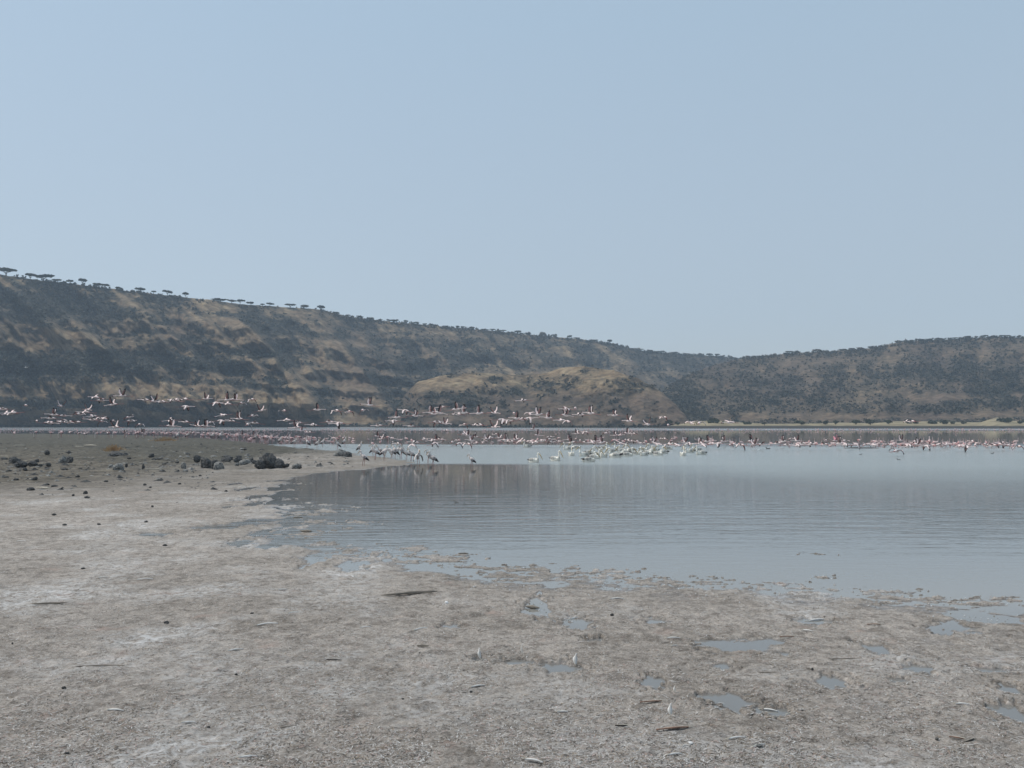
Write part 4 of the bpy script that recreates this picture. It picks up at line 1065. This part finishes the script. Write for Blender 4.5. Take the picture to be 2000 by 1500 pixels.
# ---------------- small birds on or over the water
def duck():
    b = MB()
    b.loft([(-.22, 0, .10), (-.14, 0, .05), (0, 0, .03), (.10, 0, .05), (.15, 0, .12), (.16, 0, .17), (.20, 0, .175)], [.008, (.06, .045), (.08, .065), (.06, .06), .03, .034, .02], M['grey_bird'], 8)
    c = MB(); c.loft([(.21, 0, .172), (.28, 0, .16)], [(.018, .012), (.014, .005)], M['dark_bill'], 6)
    return [('body', b.mesh('body')), ('bill', c.mesh('bill'))]
DK = duck()
def gull(mb, mw):
    b = MB(); b.loft([(-.20, 0, .0), (-.10, 0, .01), (0, 0, .0), (.09, 0, .015), (.14, 0, .03), (.18, 0, .03), (.22, 0, .02)], [(.03, .006), (.04, .03), (.05, .045), .035, .032, .02, .004], mb, 8)
    ws = []
    for s in (1, -1):
        w = MB(); w.wing(s, [45, 30, 5, -10, -15], .42, .12, mb, mw, mb, root=(0, .03, .02)); ws.append(w.mesh('wing', False))
    return [('body', b.mesh('body')), ('wing', ws[0]), ('wing', ws[1])]
GW, GD = gull(M['white_bird'], M['grey_bird']), gull(M['grey_bird'], M['dark_bill'])
for px, py, sz, hd, lab in [(892, 982, .30, 3.0, 'small dark duck swimming alone on the calm brown water'), (906, 982, .16, 0, 'tiny dark duck just right of the other swimming duck'), (1755, 898, .5, 3, 'small dark duck on open water below the gliding flamingo'),
                            (1681, 888, .5, 0, 'small grey duck on open water in front of the dark bar'), (1938, 886, .6, 0, 'small dark duck near the right edge of the flock'), (1500, 877, 1.0, 3.3, 'plump dark bird floating in front of the pale flamingos'),
                            (1480, 879, .7, 3.3, 'bright white bird floating left of the plump dark one')]:
    x, y = (float(v) for v in on_z(px, py))
    parts = DK
    if 'white' in lab:
        w_ = merge_parts([DK[0][1]], 'body'); w_.materials.clear(); w_.materials.append(M['white_bird']); parts = [('body', w_), DK[1]]
    thing('swimming_bird', lab, 'water bird', None, (x, y, -.01), hd, sz, parts)
for px, py, Y, sz, hd, parts, lab in [(669, 954, 30, .55, 2.6, GW, 'white gull-like bird flapping just above the calm water, left of a dark one'), (682, 957, 30, .55, .4, GD, 'dark small bird flapping just above the calm water beside a white one'),
                                      (765, 965, 27, .3, 0, GW, 'tiny white bird skimming the brown calm water'), (51, 718, 80, .8, 1.2, GW, 'white bird flying alone high before the dark cliff at far left'),
                                      (1693, 812, 90, .5, 2, GD, 'tiny dark bird flying before the right hill')]:
    x, y, z = (float(v) for v in at_y(px, py, Y))
    thing('small_flying_bird', lab, 'bird', None, (x, y, z), hd, sz, parts, tilt=(.2, 0))

# dark bar of mud in the right flock
def lump(name, m, rx, ry, rz, seed, sub=3, rough=.35):
    import bmesh
    bm = bmesh.new(); bmesh.ops.create_icosphere(bm, subdivisions=sub, radius=1)
    co = np.array([v.co[:] for v in bm.verts])
    n = fbm(co[:, 0] * 1.6 + seed * 3.1 + co[:, 2], co[:, 1] * 1.6 - co[:, 2] * 1.3 + seed, 4, seed)
    k = 1 + (n - .5) * 2 * rough
    ang = np.round(n * 6) / 6
    k = k * (1 + (ang - .5) * rough * .6)
    co = co * k[:, None] * np.array([rx, ry, rz])
    for v, c in zip(bm.verts, co): v.co = c
    me = bpy.data.meshes.new(name); bm.to_mesh(me); bm.free(); me.materials.append(m)
    return me
x, y = (float(v) for v in on_z(1682, 875.5))
link('mud_bar', lump('mud_bar', M['rock'], 1.35, .7, .09, 88), kind='structure').location = (x, y, .0)

# ------------------------------------------------------------------ STONES at the back left
rocks = [(24, 905, 20, 13, 0), (37, 911, 22, 10, 0), (6, 899, 16, 6, 0), (60, 909, 20, 9, 0), (70, 905, 12, 9, 0), (92, 909, 12, 6, 0), (78, 910, 8, 4, 0), (121, 905, 15, 13, 1), (134, 903, 14, 12, 0), (90, 886, 12, 7, 0), (82, 885, 10, 4, 1), (222, 892, 26, 10, 0), (243, 893, 14, 9, 0), (251, 896, 8, 3, 0),
         (216, 915, 11, 9, 1), (228, 918, 20, 13, 1), (246, 911, 6, 6, 0), (279, 917, 7, 11, 0), (295, 893, 10, 8, 0), (310, 897, 14, 3, 0), (320, 909, 12, 5, 0), (357, 915, 11, 13, 1), (361, 922, 12, 5, 1), (383, 900, 13, 11, 0), (401, 914, 24, 19, 0), (425, 918, 20, 17, 1), (418, 912, 16, 14, 0), (439, 903, 20, 11, 0), (447, 899, 14, 8, 0),
         (463, 903, 16, 10, 0), (476, 909, 20, 12, 1), (490, 907, 16, 12, 0), (462, 909, 12, 6, 1), (504, 912, 20, 14, 0), (520, 913, 34, 26, 0), (540, 913, 24, 18, 0), (552, 912, 12, 8, 0), (576, 915, 16, 10, 1), (560, 911, 10, 6, 0), (585, 914, 8, 4, 0), (663, 892, 22, 13, 1), (677, 893, 20, 10, 0), (300, 899, 8, 4, 0), (345, 905, 8, 4, 0),
         (510, 897, 12, 5, 0), (465, 894, 14, 5, 0), (440, 893, 16, 4, 0), (15, 922, 12, 5, 0), (48, 918, 9, 5, 0), (124, 918, 12, 4, 0), (155, 918, 10, 5, 0), (67, 938, 10, 7, 0), (58, 958, 14, 6, 0), (90, 948, 12, 4, 0), (104, 951, 14, 4, 0), (165, 966, 10, 7, 0), (168, 973, 12, 4, 0), (206, 942, 8, 4, 0), (282, 948, 8, 4, 0), (142, 969, 6, 4, 0), (293, 953, 7, 3, 0),
         (441, 961, 7, 4, 0), (297, 991, 5, 4, 0), (104, 1006, 8, 3, 0), (125, 1026, 9, 3, 0), (192, 1025, 7, 3, 0), (284, 1021, 9, 4, 0), (321, 1067, 10, 4, 0), (545, 913, 10, 8, 0), (30, 938, 12, 4, 0), (8, 934, 12, 4, 0), (350, 946, 6, 3, 0), (390, 930, 6, 3, 0), (150, 932, 10, 4, 0)]
RM = [(lump('rock_dark', M['rock'], .5, .45, .5, 900 + k, 3), lump('rock_pale', M['rock_pale'], .5, .45, .5, 940 + k, 3)) for k in range(6)]
rocks.sort()
cnt = {}
def rock_zone(px, py):
    if py > 925: return 'on the open pale ground at left' if py > 980 else 'scattered on the brown ground at left'
    if px < 110: return 'in the left edge stone cluster'
    if px < 200: return 'left of the orange grass tuft'
    if px < 330: return 'below the orange grass tuft'
    if px < 455: return 'in the middle stone group'
    if px < 600: return 'in the stones around the biggest rock'
    return 'on the spit under the storks'
for i, (px, py, w, h, pale) in enumerate(rocks):
    x, y = (float(v) for v in on_z(px, py)); gz = ground_z(x, y)
    x, y = (float(v) for v in on_z(px, py, gz))
    W = w * y / F; Hh = h * y / F
    kind = ('pale grey' if pale else 'dark') + (' boulder' if w >= 16 and h >= 10 else ' stone')
    if (px, py) == (520, 913): lab = 'biggest dark rock, broad and blocky, at the root of the sandy spit'
    elif (px, py) == (663, 892): lab = 'white-topped grey stone at the end of the spit'
    else:
        key = (rock_zone(px, py), kind); cnt[key] = cnt.get(key, 0) + 1
        lab = f"{ORD[cnt[key] - 1]} {kind} from left {key[0]}"
    o = link('boulder' if 'boulder' in kind else 'stone', RM[i % 6][pale], label=lab, category='stone', group='stones on the back left shore')
    o.location = (x, y + W * .3, gz + Hh * .30); o.scale = (W, W * r.uniform(.7, 1.0), Hh * 1.35); o.rotation_euler = (0, 0, r.uniform(-.5, .5) if w > 16 else r.uniform(0, 6.28))

# gravel and small litter around them
def on_ground(px, py):
    x, y = on_z(px, py); z, *_ = ground_height(x, y); return x, y, z
n = 2600
px = np.concatenate([RNG.uniform(-40, 420, 1900), RNG.uniform(300, 690, n - 1900)]); py = np.concatenate([RNG.normal(902, 24, 1900), RNG.uniform(876, 914, n - 1900)])
py = np.clip(py, 860, 1000); ok = (px < 480) | (py > 880 + 0 * px); px, py = px[ok], py[ok]
x, y, z = on_ground(px, py); k = z > .01; x, y, z = x[k], y[k], z[k]; n = len(x)
u = np.array([(1, 0, 0), (0, 1, 0), (-1, 0, 0), (0, -1, 0), (0, 0, 1), (0, 0, -1)], float)
tri = np.array([(0, 1, 4), (1, 2, 4), (2, 3, 4), (3, 0, 4), (1, 0, 5), (2, 1, 5), (3, 2, 5), (0, 3, 5)])
S = RNG.uniform(.02, .08, (n, 1, 1)) * RNG.uniform(.5, 1.4, (n, 6, 1)) * np.array([1.2, 1, .6]) * (RNG.random((n, 1, 1)) ** 5 * 2.2 + .5)
V = u[None] * S + np.stack([x, y, z], 1)[:, None]
me = mesh_np('gravel', V.reshape(-1, 3), (tri[None] + (np.arange(n) * 6)[:, None, None]).reshape(-1, 3), [M['rock'], M['rock_pale']], False, mi=np.repeat((RNG.random(n) < .45).astype(int), 8))
link('gravel', me, kind='stuff', label='small dark pebbles scattered between the stones of the back left shore', category='gravel')

# dry grass tufts
for px, py, w, h, lab in [(222, 882, 46, 11, 'orange dry grass tuft above a row of dark stones'), (322, 862, 56, 7, 'low orange grass strip under the crowded flamingos')]:
    x, y, z = (float(v) for v in on_ground(px, py)); W = w * y / F; Hh = h * y / F
    nb = 330
    bx_ = RNG.normal(0, .26, nb) * W; by_ = RNG.normal(0, .25, nb); hh = Hh * (.25 + 1.0 * RNG.random(nb) ** 1.5) * np.exp(-(bx_ / (W * .42)) ** 2)
    lx = RNG.normal(0, .12, nb); ly = RNG.normal(0, .1, nb); wd = .02
    q = np.stack([np.stack([bx_ - wd, by_, 0 * hh - .05], 1), np.stack([bx_ + wd, by_, 0 * hh - .05], 1), np.stack([bx_ + lx + wd * .3, by_ + ly, hh], 1), np.stack([bx_ + lx - wd * .3, by_ + ly, hh], 1)], 1)
    o = link('grass_tuft', mesh_np('grass_tuft', q.reshape(-1, 3), np.arange(nb * 4).reshape(-1, 4), [M['dry_grass']]), label=lab, category='grass', kind='stuff'); o.location = (x, y, z)

# ------------------------------------------------------------------ DRIFTWOOD
def stick(px, py, wpx, ang, thick, m, lab, bend=.03, name='driftwood', seed=0):
    x, y, z = (float(v) for v in on_ground(px, py)); Lm = wpx * y / F
    rr_ = random.Random(seed + int(px)); b = MB(); n = 9; P = []; R = []
    for i in range(n):
        t = i / (n - 1) - .5
        P.append((t * Lm, math.sin(t * 5 + rr_.random()) * bend * Lm * .5, thick * .5 + math.sin(t * 7 + px) * bend * .12 * Lm))
        R.append(thick * (.25 + .75 * math.sin((t + .5) * 2.6 + .35)) * rr_.uniform(.75, 1.2) * .5)
    R[0] = thick * .1; R[-1] = thick * .14
    b.loft(P, R, m, 7)
    o = link(name, b.mesh(name), label=lab, category='driftwood'); o.location = (x, y, z + .004); o.rotation_euler = (0, 0, ang)
    return o
stick(800, 1168, 112, .35, .038, M['wood'], 'long tapering brown driftwood branch on the pale mud just below the waterline')
stick(95, 1189, 66, .15, .028, M['wood'], 'short brown driftwood stick lying on the pale ground at far left')
stick(652, 1297, 32, -.1, .014, M['dark_feather'], 'thin dark twig on the middle foreground left of the puddles')
stick(826, 1271, 24, -.1, .025, M['wood'], 'short dark chip of wood left of the long puddle', )
stick(190, 1310, 130, .1, .009, M['wood'], 'very long thin twig in the lower left foreground')
stick(1040, 1189, 30, -.5, .040, M['wood'], 'curled brown bark piece beside a small puddle')
stick(598, 1041, 26, -.3, .05, M['wood'], 'dark knobbly driftwood end poking from the shallows')
stick(582, 1011, 18, 0, .05, M['wood'], 'small dark wood piece on a pale raft of foam')
stick(176, 873, 46, -.6, .12, M['wood_pale'], 'long bleached log lying left of the orange grass tuft')
stick(155, 876, 22, -.3, .08, M['wood_pale'], 'short bleached branch just below the long bleached log')
stick(38, 872, 22, .6, .07, M['wood_pale'], 'pale thin branch on the dark mud at far left')
stick(300, 921, 40, .1, .05, M['wood_pale'], 'pale flat stick below the lone dark stone')
stick(565, 909, 12, -1.0, .05, M['wood_pale'], 'pale slanting stick leaning right of the biggest rock')
stick(85, 957, 46, -.5, .05, M['wood_pale'], 'pale crooked branch on the brown ground at left')
stick(905, 1085, 20, -.1, .03, M['wood'], 'small dark stick floating near the muddy edge')
stick(1905, 1168, 20, 0, .03, M['wood'], 'dark wood bit at the waterline near the right edge')
stick(1650, 1292, 70, .08, .008, M['wood'], 'thin dark twig in the right foreground')
stick(1500, 1322, 40, .0, .009, M['wood'], 'short thin dark twig above the right puddles')
stick(560, 1428, 46, .4, .007, M['wood'], 'thin slanting twig in the lower middle left foreground')

# ------------------------------------------------------------------ FEATHERS lying about: thing > vane, shaft
def feather(px, py, wpx, ang, m, lab, upright=0, wid=.16, curl=.12, cat='feather'):
    x, y, z = (float(v) for v in on_ground(px, py)); Lm = wpx * y / F
    n = 12; v = MB(); base = 0
    rr_ = random.Random(int(px * 7 + py))
    for i in range(n):
        t = i / (n - 1); c = curl * Lm * math.sin(t * math.pi) * .5
        hw = wid * Lm * .5 * (math.sin(min(t * 1.25, 1) * math.pi * .9 + .12) ** .7) * rr_.uniform(.8, 1.1) + .001
        zz = curl * Lm * .35 * math.sin(t * math.pi) + .004
        for dy, dz in ((-hw, -.003), (-hw * .3, .005), (hw * .3, .005), (hw * .8, -.002), (hw * .3, -.002), (-hw * .3, -.002)):
            v.v.append(Vector((t * Lm * .86 + .14 * Lm, dy + c, zz + dz)))
    for i in range(n - 1):
        for j in range(6):
            j2 = (j + 1) % 6; v.f.append((i * 6 + j, i * 6 + j2, i * 6 + 6 + j2, i * 6 + 6 + j)); v.m.append(v.mi(m))
    v.f.append(tuple(range(6))); v.m.append(0); v.f.append(tuple((n - 1) * 6 + j for j in range(6))); v.m.append(0)
    s = MB(); s.loft([(-.02 * Lm, 0, .004)] + [(t * Lm, curl * Lm * math.sin(max(t - .14, 0) / .86 * math.pi) * .5, curl * Lm * .35 * math.sin(max(t - .14, 0) / .86 * math.pi) + .009) for t in (.14, .4, .65, .9)], [.0024, .0026, .0022, .0016, .0008], M['quill'], 5)
    o = thing('feather', lab, cat, 'loose feathers on the mud', (x, y, z + .004), ang, 1, [('vane', v.mesh('vane')), ('shaft', s.mesh('shaft'))], tilt=(0, -upright))
    return o
pi = math.pi
for a in [(1355, 1424, 78, pi + .25, 'rust_feather', 'largest rust-brown quill feather, lower right foreground'), (1300, 1377, 52, pi + .2, 'rust_feather', 'rust-brown feather just above the largest brown one'), (1724, 1226, 30, pi, 'rust_feather', 'small reddish brown feather on the right, below the shoreline'),
          (1556, 1247, 34, pi + .1, 'rust_feather', 'slim tan feather beside a long narrow puddle'), (1230, 1423, 28, pi, 'dark_feather', 'dark feather left of the largest brown one'), (1905, 1447, 44, pi + .6, 'dark_feather', 'dark crumpled wing feather in the lower right corner area'),
          (1888, 1452, 30, pi - .5, 'rust_feather', 'brown feather crossed under the dark crumpled one'), (1298, 1253, 30, 0, 'white_feather', 'white feather at the left end of the long narrow puddle'), (1188, 1174, 30, 0, 'white_feather', 'white feather just below the waterline in the middle'),
          (1572, 1214, 50, .3, 'white_feather', 'curved white feather above the tan one at right'), (1565, 1236, 22, -.7, 'white_feather', 'small slanting white feather beside the slim tan one'), (1482, 1385, 36, -.5, 'white_feather', 'white feather at the left tip of the lower right puddle'),
          (1535, 1396, 34, .3, 'white_feather', 'white feather at the right end of the lower right puddle'), (1862, 1384, 28, -.2, 'white_feather', 'thin white feather at far right foreground'), (1418, 1450, 40, .2, 'white_feather', 'broad pale feather below the largest brown one'),
          (1110, 1210, 30, .5, 'white_feather', 'white feather curling over a small puddle'), (1085, 1398, 24, 0, 'white_feather', 'short white feather in the lower middle'), (1300, 1481, 34, .2, 'white_feather', 'shell-like white feather near the bottom edge'),
          (1468, 1466, 34, .5, 'white_feather', 'fluffy white feather near the bottom edge, right of the shell-like one'), (1020, 1490, 44, -.5, 'white_feather', 'large white feather cut by the bottom edge in the middle'), (205, 1398, 40, -.2, 'white_feather', 'white curled feather in the lower left foreground'),
          (190, 1136, 20, .1, 'white_feather', 'small oval white feather high on the left ground'), (262, 1139, 34, .3, 'white_feather', 'arched white feather right of the small oval one'), (540, 1158, 20, .3, 'white_feather', 'small white feather left of the long driftwood branch'),
          (495, 1230, 46, .4, 'white_feather', 'thin curly white feather on the left middle ground'), (560, 1205, 22, .4, 'white_feather', 'short white feather below left of the driftwood branch'), (805, 1240, 34, .7, 'white_feather', 'pair-like slanting white feather above the dark wood chip'),
          (440, 1278, 34, .5, 'white_feather', 'white hooked feather in the left foreground'), (915, 1350, 34, .4, 'white_feather', 'white feather left of the middle foreground'), (1310, 1270, 14, .2, 'white_feather', 'tiny white feather under the long narrow puddle'),
          (30, 1062, 20, 0, 'white_feather', 'small white feather at the far left edge'), (350, 1425, 30, .1, 'white_feather', 'pale feather near the bottom left'), (460, 1492, 40, .2, 'white_feather', 'pale feather on the bottom edge left of middle'), (700, 1232, 24, .3, 'white_feather', 'small pale feather right of the thin curly one')]:
    feather(a[0], a[1], a[2], a[3], M[a[4]], a[5])
for px, py, hpx, an, lab in [(1124, 1302, 24, 1.2, 'upright white down feather at the right end of the long puddle'), (938, 1297, 22, 1.9, 'upright white down feather left of the long puddle'), (1318, 1358, 12, 1.5, 'tiny upright white feather above the brown ones'), (1310, 1407, 24, 1.3, 'thin upright white feather between the two brown feathers'),
                             (1020, 1286, 20, 1.5, 'thin upright barb on the bank of the long puddle')]:
    feather(px, py, hpx, an, M['white_feather'], lab, upright=1.25, wid=.14 if px == 1020 else .34 if hpx < 23 else .42, curl=.18)

# pebbles and pale bits
bits = [(872, 1184, 10, 9, 'white_bird', 'small square white stone below the driftwood branch'), (325, 1222, 14, 9, 'rock', 'dark pebble in the left foreground'), (124, 1355, 12, 8, 'rock', 'dark pebble in the lower left foreground'), (162, 1116, 12, 5, 'rock', 'dark flat pebble high on the left ground'), (492, 1205, 9, 5, 'rock', 'small black pebble left of the driftwood branch'),
        (407, 1430, 9, 6, 'rock', 'small black pebble near the bottom left'), (130, 1481, 14, 5, 'rock', 'dark pebble close to the bottom left edge'), (24, 1266, 5, 6, 'rock', 'tiny black pebble at the left edge'), (461, 1329, 8, 5, 'rock', 'small dark pebble in the left middle foreground'), (1830, 1453, 10, 10, 'rock_pale', 'grey pebble beside the dark crumpled feather'),
        (1349, 1457, 12, 8, 'white_feather', 'small pale clump below the broad pale feather'), (1587, 1316, 6, 9, 'rock', 'tiny upright dark pebble right of the middle'), (920, 1357, 8, 6, 'rock', 'small dark pebble under the middle white feather'), (1195, 1206, 10, 7, 'rock', 'dark pebble above the middle of the puddles'), (787, 1374, 7, 4, 'rock', 'tiny dark pebble in the lower middle'),
        (1480, 1462, 26, 9, 'rock_pale', 'pale grey flat clump near the bottom right of middle')]
for i, (px, py, w, h, m, lab) in enumerate(bits):
    x, y, z = (float(v) for v in on_ground(px, py)); W = w * y / F; Hh = h * y / F
    o = link('pebble', lump('pebble', M[m], .5, .4, .5, 700 + i, 2, .3), label=lab, category='pebble'); o.location = (x, y, z + Hh * .25); o.scale = (W * .75, W * .75, Hh * .7)

# ------------------------------------------------------------------ matted litter of barbs, quills, grass bits and foam bubbles
n = 150000
px = RNG.uniform(-60, 2060, n); py = 1515 - (1515 - 935) * RNG.random(n) ** 1.25
x, y = on_z(px, py); x = x + 0; z, sdist, _, _ = ground_height(x, y)
keep = z > .003; x, y, z, sdist = x[keep], y[keep], z[keep], sdist[keep]; n = len(x)
clump = fbm(x * 3.0, y * 3.0, 3, 611)
keep = RNG.random(n) < np.clip((clump - .28) * 3.2, .12, 1); x, y, z, clump = x[keep], y[keep], z[keep], clump[keep]; n = len(x)
a = RNG.random(n) * 2 * math.pi; Lh = (.007 + .024 * RNG.random(n) ** 2.2) * (1 + np.clip((y - 8) / 12, 0, 2.2)); wd = .0010 + .0022 * RNG.random(n) ** 2 * (1 + y / 14)
lift = .001 + .007 * RNG.random(n) ** 2; bendv = RNG.normal(0, .35, n)
dx, dy = np.cos(a), np.sin(a); nx, ny = -dy, dx
def pt(t, w, h):
    cx = x + dx * Lh * t + nx * bendv * Lh * t * t; cy = y + dy * Lh * t + ny * bendv * Lh * t * t
    return np.stack([cx + nx * wd * w, cy + ny * wd * w, z + h], 1)
zz0 = lift * .2; zz1 = lift
q = np.stack([pt(-1, -.6, zz0), pt(-1, .6, zz0), pt(0, 1, zz1), pt(0, -1, zz1), pt(1, .4, zz0 + lift * .4), pt(1, -.4, zz0 + lift * .4)], 1)
fb = np.array([(0, 1, 2, 3), (3, 2, 4, 5)])
cls = RNG.choice(5, n, p=[.38, .15, .26, .12, .09])
litm = [noise_mix(mat('grey_barbs', (.3, .28, .25), .9), (.36, .335, .31), (.48, .455, .43), 8), noise_mix(mat('white_barbs', (.6, .58, .55), .9), (.50, .48, .46), (.66, .64, .62), 8), noise_mix(mat('dark_barbs', (.08, .07, .06), .9), (.07, .06, .05), (.14, .12, .10), 8),
        noise_mix(mat('tan_grass_bits', (.3, .23, .16), .9), (.22, .17, .12), (.36, .29, .22), 8), noise_mix(mat('pinkish_barbs', (.45, .33, .3), .9), (.46, .35, .31), (.38, .27, .24), 8)]
link('feather_litter', mesh_np('feather_litter', q.reshape(-1, 3), (fb[None] + (np.arange(n) * 6)[:, None, None]).reshape(-1, 4), litm, False, mi=np.repeat(cls, 2)), kind='stuff',
     label='matted litter of loose feather barbs and grass bits covering the pale mud', category='litter')
# foam bubbles and shell bits at the waterline
n = 9000
px = RNG.uniform(440, 2050, n); py = RNG.uniform(935, 1215, n)
x, y = on_z(px, py); z, sdist, _, _ = ground_height(x, y)
k = (np.abs(z - .004) < .012) & (sdist > -5.0) & (fbm(x * 2, y * 2, 3, 711) > .42); x, y, z = x[k], y[k], z[k]; n = len(x)
S = (.003 + .008 * RNG.random((n, 1, 1)) ** 3) * np.ones((n, 6, 1)) * (1 + np.clip(y - 9, 0, 20)[:, None, None] * .04)
V = u[None] * S + np.stack([x, y, np.maximum(z, 0) + .003], 1)[:, None]
foam_m = mat('foam_bubbles', (.62, .62, .62), .12, .8)
foam_m2 = mat('wet_shell_bits', (.22, .20, .17), .25, .6)
link('foam_bubbles', mesh_np('foam_bubbles', V.reshape(-1, 3), (tri[None] + (np.arange(n) * 6)[:, None, None]).reshape(-1, 3), [foam_m, foam_m2], False, mi=np.repeat((RNG.random(n) < .55).astype(int), 8)), kind='stuff',
     label='glinting foam bubbles and wet bits strewn along the waterline', category='foam')
